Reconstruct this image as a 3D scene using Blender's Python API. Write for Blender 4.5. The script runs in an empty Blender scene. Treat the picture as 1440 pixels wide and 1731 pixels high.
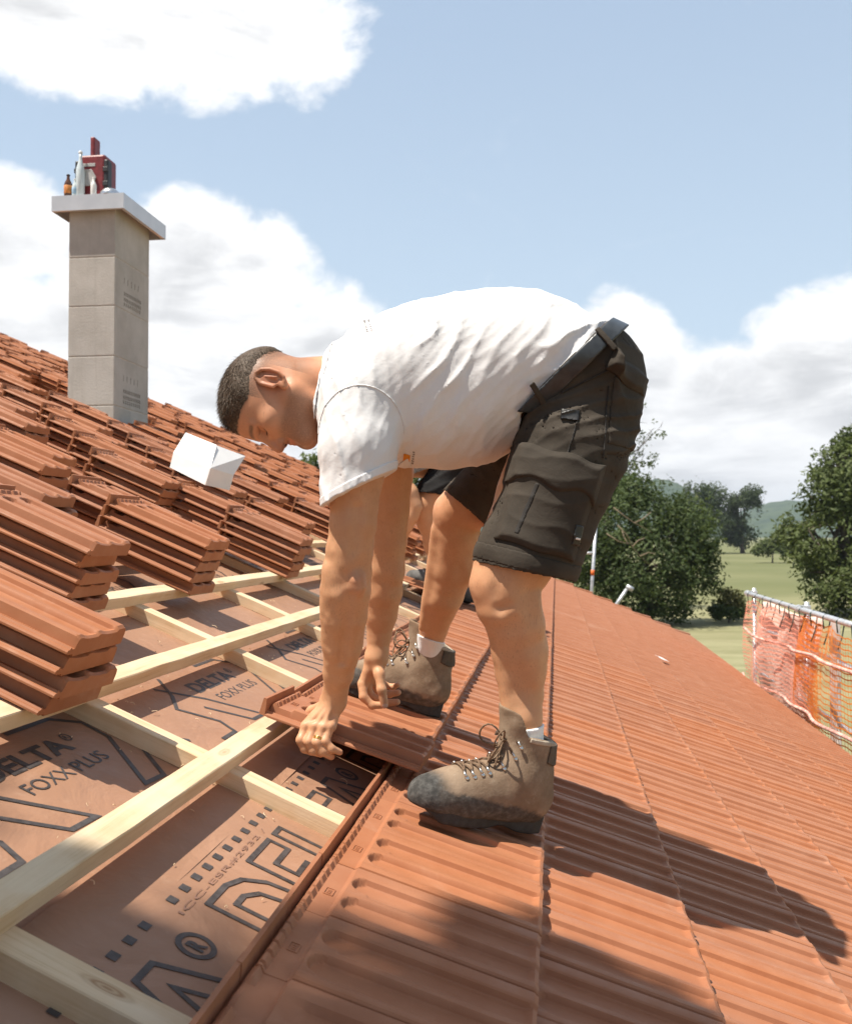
import bpy, bmesh, math, random
import numpy as np
from mathutils import Vector, Matrix
R = math.radians
scene = bpy.context.scene
COL = scene.collection
ZC = 5.6                                   # eye height of the photographer above the meadow

# ------------------------------------------------------------------ camera
YAW, PITCH = R(7.827), R(1.414)
cam_d = bpy.data.cameras.new('camera'); cam = bpy.data.objects.new('camera', cam_d); COL.objects.link(cam)
cam_d.sensor_fit = 'HORIZONTAL'; cam_d.sensor_width = 24.0; cam_d.lens = 24.0 * 1600 / 1440
cam_d.clip_start = 0.05; cam_d.clip_end = 20000
cam.location = (0, 0, ZC); cam.rotation_euler = (R(90) + PITCH, 0, YAW)
cam_d.dof.use_dof = True; cam_d.dof.focus_distance = 2.2; cam_d.dof.aperture_fstop = 6.3
scene.camera = cam

# ------------------------------------------------------------------ sun, sky, exposure
SUN_DIR = Vector((0.425, 0.275, -1.15)).normalized()      # the way the light travels
SUN_EL = math.asin(-SUN_DIR.z); SUN_AZ = math.atan2(-SUN_DIR.x, -SUN_DIR.y)   # compass angle from +Y towards +X
sd = bpy.data.lights.new('sun', 'SUN'); sd.energy = 5.0; sd.angle = R(0.53); sd.color = (1.0, 0.93, 0.82)
sun = bpy.data.objects.new('sun', sd); COL.objects.link(sun)
sun.rotation_euler = SUN_DIR.to_track_quat('-Z', 'Y').to_euler(); sun.location = (-6, -6, 20)
scene.view_settings.view_transform = 'Standard'; scene.view_settings.look = 'None'
scene.view_settings.exposure = 0.6; scene.view_settings.gamma = 1.0

class NT:
    """a short way to write node trees"""
    def __init__(s, tree): s.t = tree; s.n = tree.nodes; s.l = tree.links
    def node(s, typ, ins=None, **kw):
        n = s.n.new(typ)
        for k, v in kw.items(): setattr(n, k, v)
        for k, v in (ins or {}).items(): s.put(n.inputs[k], v)
        return n
    def put(s, sock, v):
        if isinstance(v, bpy.types.NodeSocket): s.l.new(v, sock)
        elif isinstance(v, (tuple, list)) and len(v) == 3 and sock.type == 'RGBA': sock.default_value = (*v, 1)
        else: sock.default_value = v
    def m(s, op, a, b=0.0, c=0.0, clamp=False):
        n = s.n.new('ShaderNodeMath'); n.operation = op; n.use_clamp = clamp
        for i, v in enumerate((a, b, c)): s.put(n.inputs[i], v)
        return n.outputs[0]
    def vm(s, op, a, b=(0, 0, 0), out=0):
        n = s.n.new('ShaderNodeVectorMath'); n.operation = op
        s.put(n.inputs[0], a)
        if op == 'SCALE': s.put(n.inputs['Scale'], b)
        else: s.put(n.inputs[1], b)
        return n.outputs[out]
    def noise(s, vec, scale, detail=4.0, rough=0.55, dist=0.0, out=0):
        n = s.node('ShaderNodeTexNoise', {'Scale': scale, 'Detail': detail, 'Roughness': rough, 'Distortion': dist})
        if vec is not None: s.put(n.inputs['Vector'], vec)
        return n.outputs[out]
    def ramp(s, v, a, b, lo=0.0, hi=1.0):
        n = s.node('ShaderNodeMapRange', {0: v, 1: a, 2: b, 3: lo, 4: hi}, interpolation_type='SMOOTHSTEP'); return n.outputs[0]
    def mix(s, f, a, b, blend='MIX'):
        n = s.n.new('ShaderNodeMix'); n.data_type = 'RGBA'; n.blend_type = blend
        s.put(n.inputs[0], f); s.put(n.inputs[6], a); s.put(n.inputs[7], b); return n.outputs[2]
    def mapping(s, vec, scale=(1, 1, 1), loc=(0, 0, 0), rot=(0, 0, 0)):
        return s.node('ShaderNodeMapping', {'Vector': vec, 'Scale': scale, 'Location': loc, 'Rotation': rot}).outputs[0]

world = bpy.data.worlds.new('World'); scene.world = world; world.use_nodes = True
w = NT(world.node_tree); w.n.clear()
sky = w.node('ShaderNodeTexSky', sky_type='NISHITA', sun_disc=False, sun_elevation=SUN_EL, sun_rotation=SUN_AZ, altitude=500, air_density=1.0, dust_density=1.6, ozone_density=1.0)
dirv = w.node('ShaderNodeTexCoord').outputs['Generated']
sep = w.node('ShaderNodeSeparateXYZ', {0: dirv})
az = w.m('ARCTAN2', sep.outputs[0], sep.outputs[1])                      # compass bearing of the view ray
el = w.m('ARCTAN2', sep.outputs[2], w.m('SQRT', w.m('ADD', w.m('MULTIPLY', sep.outputs[0], sep.outputs[0]), w.m('MULTIPLY', sep.outputs[1], sep.outputs[1]))))
big = w.noise(dirv, 3.2, 4, 0.55, 0.4); fine = w.noise(w.mapping(dirv, (1, 1, 1.5)), 11.0, 10, 0.60, 0.25)
warp = w.m('ADD', w.m('MULTIPLY', w.m('SUBTRACT', big, 0.5), 1.7), w.m('MULTIPLY', w.m('SUBTRACT', fine, 0.5), 2.4))
# cloud banks: bearing, elevation, half widths (degrees), strength
BANKS = [(-29, 29.8, 13.0, 6.6, 1.7), (-20, 29.8, 8.6, 6.0, 1.25), (-33, 16.5, 5.5, 3.6, 1.0), (-22, 14.8, 8.5, 5.0, 1.5), (-32, 9, 14, 6, 1.3), (-13.5, 11.5, 4.8, 4.2, 1.25), (-20, 7, 12, 6, 1.2),
         (4.0, 9.5, 4.6, 5.0, 1.6), (17.5, 8.5, 7.5, 6.2, 1.7), (10, 5.5, 9, 5.6, 1.5), (0, 5, 12, 6, 1.4), (30, 11, 9, 6, 1.4), (-50, 13, 12, 7, 1.0), (55, 12, 12, 6, 1.0)]
tot = None
for a0, e0, aw, ew, st in BANKS:
    da = w.m('DIVIDE', w.m('SUBTRACT', az, R(a0)), R(aw)); de = w.m('DIVIDE', w.m('SUBTRACT', el, R(e0)), R(ew))
    g = w.m('MULTIPLY', w.m('SUBTRACT', 1.0, w.m('ADD', w.m('MULTIPLY', da, da), w.m('MULTIPLY', de, de))), st)
    g = w.m('MAXIMUM', g, -1.6)
    tot = g if tot is None else w.m('SMOOTH_MAX', tot, g, 0.3)
dens = w.m('ADD', tot, warp)
mask = w.ramp(dens, -0.10, 0.56)
wisp = w.m('MULTIPLY', w.ramp(w.noise(w.mapping(dirv, (1, 1, 2.4)), 5.0, 9, 0.66, 0.8), 0.60, 0.86), 0.22)
mask = w.m('MAXIMUM', mask, wisp)
shade = w.noise(w.mapping(dirv, (1, 1, 3.4), (0, 0, 0.05)), 5.5, 7, 0.58, 0.35)
low = w.ramp(el, R(30), R(6))
thick = w.m('MULTIPLY', w.ramp(dens, 0.35, 1.5), w.ramp(w.m('ADD', shade, w.m('MULTIPLY', low, .10)), 0.44, 0.70))
cloud = w.mix(thick, (0.80, 0.80, 0.80), (0.49, 0.495, 0.505))
cloud = w.mix(w.m('MULTIPLY', w.ramp(w.noise(w.mapping(dirv, (1, 1, 1.6)), 19, 8, .62, .4), .45, .70), .40), cloud, (.60, .605, .62))
skyc = w.vm('SCALE', sky.outputs[0], 0.10)
skyc = w.mix(0.70, skyc, w.mix(w.ramp(el, R(4), R(36)), (0.495, 0.605, 0.69), (0.355, 0.452, 0.578)))
deep = w.m('MAXIMUM', w.ramp(el, R(37), R(62)), w.ramp(w.m('ABSOLUTE', w.m('ADD', az, R(6))), R(48), R(95), 0, .75))
skyc = w.mix(deep, skyc, w.mix(.5, w.vm('SCALE', sky.outputs[0], 0.06), (0.30, 0.35, 0.42)))
final = w.mix(w.m('MULTIPLY', mask, w.ramp(el, R(38), R(52), 1, 0)), skyc, cloud)
bg = w.node('ShaderNodeBackground', {'Color': final, 'Strength': 1.0})
w.l.new(bg.outputs[0], w.node('ShaderNodeOutputWorld').inputs[0])

# ------------------------------------------------------------------ frames
_F = np.array([-math.sin(YAW) * math.cos(PITCH), math.cos(YAW) * math.cos(PITCH), math.sin(PITCH)])
_R = np.array([math.cos(YAW), math.sin(YAW), 0.0]); _U = np.cross(_R, _F)
def at(px, py, Y):
    """point seen at pixel (px, py) of the 1440-wide photograph, Y metres along the eave direction"""
    r = _F + _R * (px - 720) / 1600 + _U * (865.5 - py) / 1600
    p = r * (Y / r[1]); p[2] += ZC; return p
TH = R(23.0); CT, ST = math.cos(TH), math.sin(TH)
def RP(u, v, h=0.0):
    """roof frame: u along the eave, v up the slope, h off the tile plane"""
    return Vector((-0.048 - v * CT + h * ST, u, ZC - 0.66 + v * ST + h * CT))
ROOF_M = Matrix(((0, -CT, ST, -0.048), (1, 0, 0, 0), (0, ST, CT, ZC - 0.66), (0, 0, 0, 1)))     # columns u, v, h

# ------------------------------------------------------------------ objects
def tag(o, label=None, cat=None, group=None, kind=None):
    if label: o['label'] = label
    if cat: o['category'] = cat
    if group: o['group'] = group
    if kind or cat: o['kind'] = kind or 'thing'
    return o
def empty(name, loc=(0, 0, 0), rot=None, parent=None):
    o = bpy.data.objects.new(name, None); COL.objects.link(o); o.empty_display_size = 0.1
    o.location = loc
    if rot is not None: o.rotation_euler = rot
    o.parent = parent
    return o
def link(name, me, m=None, parent=None, smooth=True):
    if m is not None and not me.materials: me.materials.append(m)
    o = bpy.data.objects.new(name, me); COL.objects.link(o)
    if parent is not None:
        o.parent = parent; o.matrix_parent_inverse = parent.matrix_basis.inverted()
    return o
def np_mesh(name, V, F, smooth=True):
    """vertices (n,3) and faces (m,3 or 4) or a list of faces, to a mesh"""
    me = bpy.data.meshes.new(name)
    if isinstance(F, np.ndarray):
        k = F.shape[1]
        me.vertices.add(len(V)); me.vertices.foreach_set('co', np.asarray(V, np.float32).ravel())
        me.loops.add(F.size); me.loops.foreach_set('vertex_index', F.astype(np.int32).ravel())
        me.polygons.add(len(F)); me.polygons.foreach_set('loop_start', np.arange(0, F.size, k, dtype=np.int32))
        me.polygons.foreach_set('loop_total', np.full(len(F), k, np.int32)); me.update(calc_edges=True)
    else:
        me.from_pydata([tuple(map(float, v)) for v in V], [], F); me.update()
    me.polygons.foreach_set('use_smooth', [smooth] * len(me.polygons))
    return me
class MB:
    """collects boxes, tubes and ribbons into one mesh"""
    def __init__(s): s.V = []; s.F = []
    def add(s, V, F):
        b = len(s.V); s.V += [tuple(map(float, v)) for v in V]; s.F += [tuple(i + b for i in f) for f in F]; return s
    def box(s, lo, hi, M=None, bev=0.0):
        if bev > 0:
            bm = bmesh.new(); bmesh.ops.create_cube(bm, size=1.0)
            sc = [hi[i] - lo[i] for i in range(3)]; ce = [(hi[i] + lo[i]) / 2 for i in range(3)]
            for v in bm.verts: v.co = Vector([v.co[i] * sc[i] + ce[i] for i in range(3)])
            bmesh.ops.bevel(bm, geom=bm.edges[:], offset=bev, segments=2, affect='EDGES', profile=0.5)
            bm.verts.index_update(); V = [v.co.copy() for v in bm.verts]; F = [[v.index for v in f.verts] for f in bm.faces]; bm.free()
        else:
            x0, y0, z0 = lo; x1, y1, z1 = hi
            V = [(x0, y0, z0), (x1, y0, z0), (x1, y1, z0), (x0, y1, z0), (x0, y0, z1), (x1, y0, z1), (x1, y1, z1), (x0, y1, z1)]
            F = [(3, 2, 1, 0), (4, 5, 6, 7), (0, 1, 5, 4), (1, 2, 6, 5), (2, 3, 7, 6), (3, 0, 4, 7)]
        if M is not None: V = [M @ Vector(v) for v in V]
        return s.add(V, F)
    def tube(s, pts, rad, n=8, caps=True):
        pts = [Vector(p) for p in pts]; k = len(pts)
        rad = list(rad) if hasattr(rad, '__len__') else [rad] * k
        t0 = (pts[1] - pts[0]).normalized(); up = Vector((0, 0, 1)) if abs(t0.z) < .9 else Vector((1, 0, 0))
        a = t0.cross(up).normalized(); V = []
        for i, p in enumerate(pts):
            t = (pts[min(i + 1, k - 1)] - pts[max(i - 1, 0)]).normalized()
            a = (a - t * a.dot(t)).normalized(); b = t.cross(a)
            for j in range(n):
                g = 2 * math.pi * j / n; V.append(p + (a * math.cos(g) + b * math.sin(g)) * rad[i])
        F = [(i * n + j, i * n + (j + 1) % n, (i + 1) * n + (j + 1) % n, (i + 1) * n + j) for i in range(k - 1) for j in range(n)]
        if caps: F += [tuple(range(n))[::-1], tuple(range((k - 1) * n, k * n))]
        return s.add(V, F)
    def lathe(s, prof, n=24, M=None):
        V = []
        for r, z in prof:
            for j in range(n): g = 2 * math.pi * j / n; V.append(Vector((r * math.cos(g), r * math.sin(g), z)))
        k = len(prof)
        F = [(i * n + j, i * n + (j + 1) % n, (i + 1) * n + (j + 1) % n, (i + 1) * n + j) for i in range(k - 1) for j in range(n)]
        F += [tuple(range(n))[::-1], tuple(range((k - 1) * n, k * n))]
        if M is not None: V = [M @ v for v in V]
        return s.add(V, F)
    def build(s, name, m, parent=None, smooth=False):
        return link(name, np_mesh(name, s.V, s.F, smooth), m, parent)
def smooth_by_angle(o, deg=40):
    me = o.data; bm = bmesh.new(); bm.from_mesh(me)
    for f in bm.faces: f.smooth = True
    for e in bm.edges:
        e.smooth = len(e.link_faces) == 2 and e.calc_face_angle(3) < R(deg)
    bm.to_mesh(me); bm.free(); return o

_g = np.random.default_rng(7).random((32, 32, 32)).astype(np.float32)
def vn(P, f, s=0.0):
    q = P * f + s; i = np.floor(q).astype(int); t = q - i; t = t * t * (3 - 2 * t); i &= 31; j = (i + 1) & 31
    g = lambda a, b, c: _g[a[:, 0], b[:, 1], c[:, 2]]
    x, y, z = t[:, 0], t[:, 1], t[:, 2]
    return (((g(i, i, i) * (1 - x) + g(j, i, i) * x) * (1 - y) + (g(i, j, i) * (1 - x) + g(j, j, i) * x) * y) * (1 - z)
            + ((g(i, i, j) * (1 - x) + g(j, i, j) * x) * (1 - y) + (g(i, j, j) * (1 - x) + g(j, j, j) * x) * y) * z) * 2 - 1

# ------------------------------------------------------------------ materials
def new_mat(name):
    m = bpy.data.materials.new(name); m.use_nodes = True; t = NT(m.node_tree); t.n.clear()
    b = t.node('ShaderNodeBsdfPrincipled'); o = t.node('ShaderNodeOutputMaterial'); t.l.new(b.outputs[0], o.inputs[0])
    t.b = b; t.o = o; t.obj = t.node('ShaderNodeTexCoord').outputs['Object']; t.pos = t.node('ShaderNodeNewGeometry').outputs['Position']
    return m, t
def bump(t, h, strength=0.3, dist=0.01):
    n = t.node('ShaderNodeBump', {'Strength': strength, 'Distance': dist, 'Height': h}); t.l.new(n.outputs[0], t.b.inputs['Normal'])
def simple(name, col, rough=0.6, metal=0.0, var=0.25, scale=30.0, bstr=0.15, bdist=0.003, spec=0.5, coat=0.0):
    m, t = new_mat(name)
    n1 = t.noise(t.obj, scale, 5, 0.6)
    dark = tuple(c * (1 - var) for c in col); lite = tuple(min(1, c * (1 + var)) for c in col)
    t.put(t.b.inputs['Base Color'], t.mix(t.ramp(n1, .3, .7), dark, lite))
    t.put(t.b.inputs['Roughness'], t.m('ADD', rough - .08, t.m('MULTIPLY', n1, .16)))
    t.b.inputs['Metallic'].default_value = metal; t.b.inputs['Specular IOR Level'].default_value = spec
    t.b.inputs['Coat Weight'].default_value = coat
    if bstr: bump(t, t.noise(t.obj, scale * 6, 4, .6), bstr, bdist)
    return m
MAT = {}
def terracotta():
    m, t = new_mat('terracotta')
    rnd = t.node('ShaderNodeObjectInfo').outputs['Random']
    off = t.vm('ADD', t.obj, t.vm('SCALE', (7.1, 3.3, 5.7), rnd))
    a = t.noise(off, 9.0, 6, .6); b = t.noise(off, 60, 4, .6); c = t.noise(t.mapping(off, (30, 2.5, 30)), 1.0, 4, .6)
    col = t.mix(t.ramp(a, .25, .75), (.342, .138, .070), (.392, .173, .094))
    col = t.mix(t.m('MULTIPLY', t.ramp(c, .55, .8), .15), col, (.48, .26, .155))
    col = t.mix(t.m('MULTIPLY', t.ramp(b, .62, .8), .35), col, (.27, .105, .055))
    hue = t.node('ShaderNodeHueSaturation', {'Hue': 0.5, 'Saturation': t.m('ADD', .97, t.m('MULTIPLY', rnd, .08)), 'Value': t.m('ADD', .94, t.m('MULTIPLY', rnd, .11)), 'Fac': 1.0, 'Color': col})
    dust = t.m('MAXIMUM', t.m('MULTIPLY', t.ramp(t.noise(t.pos, 240, 3, .7), .70, .78), .5), t.m('MULTIPLY', t.ramp(t.noise(t.pos, 2.6, 6, .7, 1.2), .54, .74), .22))
    t.put(t.b.inputs['Base Color'], t.mix(dust, hue.outputs[0], (.55, .36, .26)))
    t.put(t.b.inputs['Roughness'], t.ramp(t.noise(off, 25, 4, .6), .3, .7, .46, .62))
    t.b.inputs['Specular IOR Level'].default_value = .18
    bump(t, t.m('ADD', t.noise(off, 420, 3, .6), t.m('MULTIPLY', t.noise(off, 70, 3, .5), .9)), .16, .0012)
    return m
MAT['tile'] = terracotta()
def wood():
    m, t = new_mat('spruce_wood')
    rnd = t.node('ShaderNodeObjectInfo').outputs['Random']
    off = t.vm('ADD', t.obj, t.vm('SCALE', (3.1, 9.3, 5.7), rnd))
    w1 = t.noise(t.mapping(off, (1.6, 42, 42)), 1.0, 4, .6, .5); w2 = t.noise(t.mapping(off, (5, 190, 190)), 1.0, 3, .6)
    col = t.mix(t.ramp(w1, .3, .72), (.74, .565, .375), (.62, .44, .26))
    col = t.mix(t.m('MULTIPLY', t.ramp(w2, .5, .75), .4), col, (.42, .27, .12))
    pale = t.ramp(t.noise(off, 5.0, 4, .6), .42, .62); col = t.mix(t.m('MULTIPLY', pale, .55), col, (.75, .62, .44))
    vor = t.node('ShaderNodeTexVoronoi', {'Vector': t.mapping(off, (3.2, 11, 11)), 'Scale': 1.0}).outputs['Distance']
    knot = t.ramp(vor, .05, .16, 1, 0); ring = t.m('SINE', t.m('MULTIPLY', vor, 120))
    col = t.mix(t.m('MULTIPLY', knot, t.m('ADD', .55, t.m('MULTIPLY', ring, .2))), col, (.27, .13, .05))
    t.put(t.b.inputs['Base Color'], col); t.b.inputs['Roughness'].default_value = .78; t.b.inputs['Specular IOR Level'].default_value = .25
    bump(t, t.m('ADD', w2, t.m('MULTIPLY', t.noise(off, 130, 3, .7), .6)), .35, .0014)
    return m
MAT['wood'] = wood()

# ================================================================== the house and its roof
def T(x, y, z): return Matrix.Translation((x, y, z))
def RX(a): return Matrix.Rotation(a, 4, 'X')
def RY(a): return Matrix.Rotation(a, 4, 'Y')
def RZ(a): return Matrix.Rotation(a, 4, 'Z')
U_MIN, U_MAX, V_EAVE, V_RIDGE = -4.0, 15.42, -2.36, 11.3
H_MEMB, H_CB, H_BAT = -0.137, -0.097, -0.062
house = tag(empty('house', (0, 6, 0)), 'house with a half tiled roof, brown underlay, bare battens and a concrete chimney', 'house')

def membrane_mat():
    m, t = new_mat('underlay_membrane')
    a = t.noise(t.pos, 2.2, 5, .6); b = t.noise(t.pos, 26, 5, .65); c = t.noise(t.mapping(t.pos, (1, 1, 1)), 320, 2, .6)
    col = t.mix(t.ramp(a, .3, .7), (.325, .175, .105), (.380, .213, .135))
    col = t.mix(t.m('MULTIPLY', t.ramp(b, .55, .75), .25), col, (.48, .33, .24))
    col = t.mix(t.m('MULTIPLY', t.ramp(c, .72, .80), .55), col, (.62, .50, .40))
    t.put(t.b.inputs['Base Color'], col)
    t.put(t.b.inputs['Roughness'], t.ramp(b, .3, .7, .48, .64)); t.b.inputs['Specular IOR Level'].default_value = .4
    bump(t, t.m('ADD', t.m('MULTIPLY', t.noise(t.pos, 6, 4, .55, .8), 1.6), t.m('MULTIPLY', t.noise(t.pos, 500, 2, .5), .03)), .55, .012)
    return m
MAT['membrane'] = membrane_mat()
MAT['ink'] = simple('print_ink', (.060, .052, .050), .55, var=.35, scale=60, bstr=.1)
MAT['ink_faint'] = simple('faint_print', (.265, .145, .10), .6, var=.2, scale=60, bstr=.1)
MAT['plaster'] = simple('plaster', (.68, .66, .60), .85, var=.08, scale=4)
MAT['fascia'] = simple('fascia_wood', (.30, .20, .12), .7, var=.25, scale=9)
MAT['concrete'] = None
def concrete():
    m, t = new_mat('chimney_block')
    a = t.noise(t.pos, 3.0, 5, .6); b = t.noise(t.pos, 55, 6, .7); st = t.noise(t.mapping(t.pos, (14, 14, 1.1)), 1.0, 4, .6)
    col = t.mix(t.ramp(a, .3, .7), (.41, .388, .355), (.515, .492, .458))
    col = t.mix(t.m('MULTIPLY', t.ramp(st, .5, .75), .35), col, (.315, .298, .27))
    col = t.mix(t.m('MULTIPLY', t.ramp(b, .5, .8), .4), col, (.58, .55, .50))
    t.put(t.b.inputs['Base Color'], col); t.b.inputs['Roughness'].default_value = .93; t.b.inputs['Specular IOR Level'].default_value = .15
    bump(t, b, .5, .006); return m
MAT['concrete'] = concrete()
MAT['mortar'] = simple('mortar', (.50, .46, .40), .95, var=.15, scale=20)
MAT['sheet'] = simple('sheet_metal', (.60, .61, .63), .40, metal=.4, var=.06, scale=5, bstr=.05)
MAT['galv'] = simple('galvanised_steel', (.60, .62, .64), .42, metal=.6, var=.14, scale=16, bstr=.08)

# walls and deck
mb = MB()
xe, xb = 1.72, -18.5
for lo, hi in (((xe - .3, U_MIN + .3, 0.003), (xe, U_MAX - .35, ZC - 1.75)), ((xb, U_MIN + .3, 0.003), (xb + .3, U_MAX - .35, ZC - 1.75))):
    mb.box(lo, hi)
for y in (U_MIN + .3, U_MAX - .65):
    zr = ZC - .66 + V_RIDGE * ST - .45; xr = -V_RIDGE * CT
    P = [(xe - .3, 0.003), (xe - .3, ZC - 1.75), (xr, zr), (xb + .3, ZC - 1.9), (xb + .3, 0.003)]
    V = [(x, y, z) for x, z in P] + [(x, y + .3, z) for x, z in P]; n = 5
    mb.add(V, [tuple(range(n)), tuple(range(n, 2 * n))[::-1]] + [(i, i + n, (i + 1) % n + n, (i + 1) % n)[::-1] for i in range(n)])
wall = mb.build('wall', MAT['plaster'], house)
MB().box((U_MIN, V_EAVE - .05, H_MEMB - .20), (U_MAX, V_RIDGE, H_MEMB - .004), ROOF_M).build('roof_deck', MAT['fascia'], house)
xr, zr = -V_RIDGE * CT, ZC - .66 + V_RIDGE * ST
MB().add([(xr - .1, U_MIN, zr - .2), (xr - .1, U_MAX, zr - .2), (xb - .4, U_MAX, 3.6), (xb - .4, U_MIN, 3.6), (xr - .1, U_MIN, zr - .4), (xr - .1, U_MAX, zr - .4), (xb - .4, U_MAX, 3.4), (xb - .4, U_MIN, 3.4)],
         [(0, 1, 2, 3), (7, 6, 5, 4), (0, 4, 5, 1), (2, 6, 7, 3), (1, 5, 6, 2), (3, 7, 4, 0)]).build('rear_roof', MAT['fascia'], house)
MB().box((U_MIN, V_EAVE - .078, H_MEMB - .24), (U_MAX + .02, V_EAVE - .053, H_MEMB + .075), ROOF_M).build('fascia_board', MAT['fascia'], house)

# underlay sheets, the upper one lapped over the lower, each a gently rippled sheet
rng = np.random.default_rng(4)
def sheet(v0, v1, h, u0=U_MIN, u1=U_MAX, du=.05, edge=0.0):
    us = np.arange(u0, u1 + 1e-6, du); vs = np.concatenate([[v0], np.arange(v0 + .03, v1, .08), [v1]])
    ph = rng.uniform(0, 6.28, 6)
    V = []
    for v in vs:
        lip = edge * max(0.0, 1 - (v - v0) / .07)
        for u in us:
            hh = h + .0004 * math.sin(2.6 * u + 5 * v + ph[0]) + .0003 * math.sin(7.1 * u - 3.7 * v + ph[1]) + lip * (.5 + .5 * math.sin(6.3 * u + ph[2]) * math.sin(2.3 * u + ph[3]))
            V.append(tuple(RP(u, v + .004 * math.sin(3.1 * u + ph[4]) * (v == v0), hh)))
    n = len(us)
    F = np.array([(i * n + j, i * n + j + 1, (i + 1) * n + j + 1, (i + 1) * n + j) for i in range(len(vs) - 1) for j in range(n - 1)])
    return np.array(V), F
edges = [V_EAVE - .02, -.85, .56, 1.97, 3.38, 4.79, 6.2, 7.6, 9.0, 10.4]
for i, v0 in enumerate(edges):
    v1 = min(V_RIDGE, (edges[i + 1] + .10) if i + 1 < len(edges) else V_RIDGE)
    V, F = sheet(v0, v1, H_MEMB + .0050 * (i % 2), du=.05 if .3 < v0 < 2.5 or i == 1 else .2, edge=.010 if i else 0)
    link('underlay_sheet', np_mesh('underlay_sheet', V, F), MAT['membrane'], house)
underlay_top = lambda v: H_MEMB + .0085 + (.0050 if (v > .56 and v < 1.97) is False else 0)

# ---- the print on the underlay
def text_polys(body, bold=0.0):
    cu = bpy.data.curves.new('t', 'FONT'); cu.body = body; cu.size = 1.0; cu.offset = bold; cu.resolution_u = 4
    ob = bpy.data.objects.new('t', cu); COL.objects.link(ob)
    dg = bpy.context.evaluated_depsgraph_get(); me = bpy.data.meshes.new_from_object(ob.evaluated_get(dg))
    V = [tuple(v.co) for v in me.vertices]; F = [tuple(p.vertices) for p in me.polygons]
    bpy.data.objects.remove(ob); bpy.data.curves.remove(cu); bpy.data.meshes.remove(me)
    return V, F
def text_fit(mb, body, u0, v0, width, height, h, bold=0.0, M=None, ref=None):
    V, F = text_polys(body, bold)
    xs = [v[0] for v in V]; ys = [v[1] for v in V]
    x0, x1, y0, y1 = min(xs), max(xs), min(ys), max(ys)
    M = M or ROOF_M
    mb.add([M @ Vector((u0 + (x - x0) / (x1 - x0) * width, v0 + (y - y0) / (y1 - y0) * height, h)) for x, y, _ in V], F)
def stroke(mb, pts, wd, h, closed=False, M=None):
    """flat ribbon along a polyline in the roof plane, mitred"""
    M = M or ROOF_M
    P = [Vector(p) for p in pts]; n = len(P); L, Rr = [], []
    for i in range(n):
        a = P[i - 1] if (i or closed) else P[i]; b = P[(i + 1) % n] if (i < n - 1 or closed) else P[i]
        d1 = (P[i] - a).normalized() if (P[i] - a).length > 1e-9 else (b - P[i]).normalized()
        d2 = (b - P[i]).normalized() if (b - P[i]).length > 1e-9 else d1
        n1 = Vector((-d1.y, d1.x)); n2 = Vector((-d2.y, d2.x)); mm = (n1 + n2)
        mm = mm.normalized() if mm.length > 1e-6 else n1
        k = min(2.2, 1 / max(.25, mm.dot(n1)))
        L.append(P[i] + mm * wd / 2 * k); Rr.append(P[i] - mm * wd / 2 * k)
    V = [M @ Vector((p.x, p.y, h)) for p in L] + [M @ Vector((p.x, p.y, h)) for p in Rr]
    F = [(i, i + n, (i + 1) % n + n, (i + 1) % n) for i in range(n if closed else n - 1)]
    mb.add(V, F)
def ring(mb, cu, cv, r, wd, h):
    stroke(mb, [(cu + r * math.cos(a), cv + r * math.sin(a)) for a in np.linspace(0, 2 * math.pi, 33)[:-1]], wd, h, True)
hp = H_MEMB + .0012
PER = .955
prints = []
for i in range(0, 9):
    o = PER * i; ink = MB(); prints.append((ink, 2))
    text_fit(ink, 'DELTA', 1.497 + o, .922, .292, .052, hp, bold=.035)
    ring(ink, 1.812 + o, .962, .0125, .0035, hp); text_fit(ink, 'R', 1.807 + o, .956, .010, .013, hp, bold=.02)
    text_fit(ink, 'FOXX PLUS', 1.538 + o, .861, .285, .034, hp, bold=.003)
    # the angular emblem that frames the words
    for pl in ([(1.70, 1.03), (1.855, 1.030), (1.917, .985), (1.912, .915), (1.783, .761), (1.860, .756), (1.965, .878), (2.05, .81), (2.04, .765)],
               [(2.00, 1.043), (1.944, .935), (2.03, .86), (2.10, .80)],
               [(2.02, 1.047), (1.955, .985), (1.985, .952), (2.075, 1.041)],
               [(1.36, 1.00), (1.474, .895), (1.570, .755), (1.490, .758), (1.405, .872)],
               [(1.45, 1.03), (1.375, .952), (1.30, .905), (1.358, .807), (1.338, .755), (1.25, .755)]):
        stroke(ink, [(a + o, b) for a, b in pl], .0115, hp)
    # a second row of the same print higher up
for i in range(0, 9):
    o = PER * i + .42; ink = MB(); prints.append((ink, 2))
    text_fit(ink, 'DELTA', 1.497 + o, 1.58, .292, .052, hp, bold=.035); text_fit(ink, 'FOXX PLUS', 1.538 + o, 1.52, .285, .034, hp, bold=.003)
    stroke(ink, [(1.70 + o, 1.69), (1.855 + o, 1.69), (1.912 + o, 1.573), (1.783 + o, 1.42), (1.86 + o, 1.415), (1.965 + o, 1.53)], .0115, hp)
sheets = [o for o in house.children if o.name.startswith('underlay_sheet')]
def under(name, mbx, m, par):
    o = mbx.build(name, m, par); return o
for ink, k_ in prints: under('lettering', ink, MAT['ink'], sheets[k_])
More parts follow.
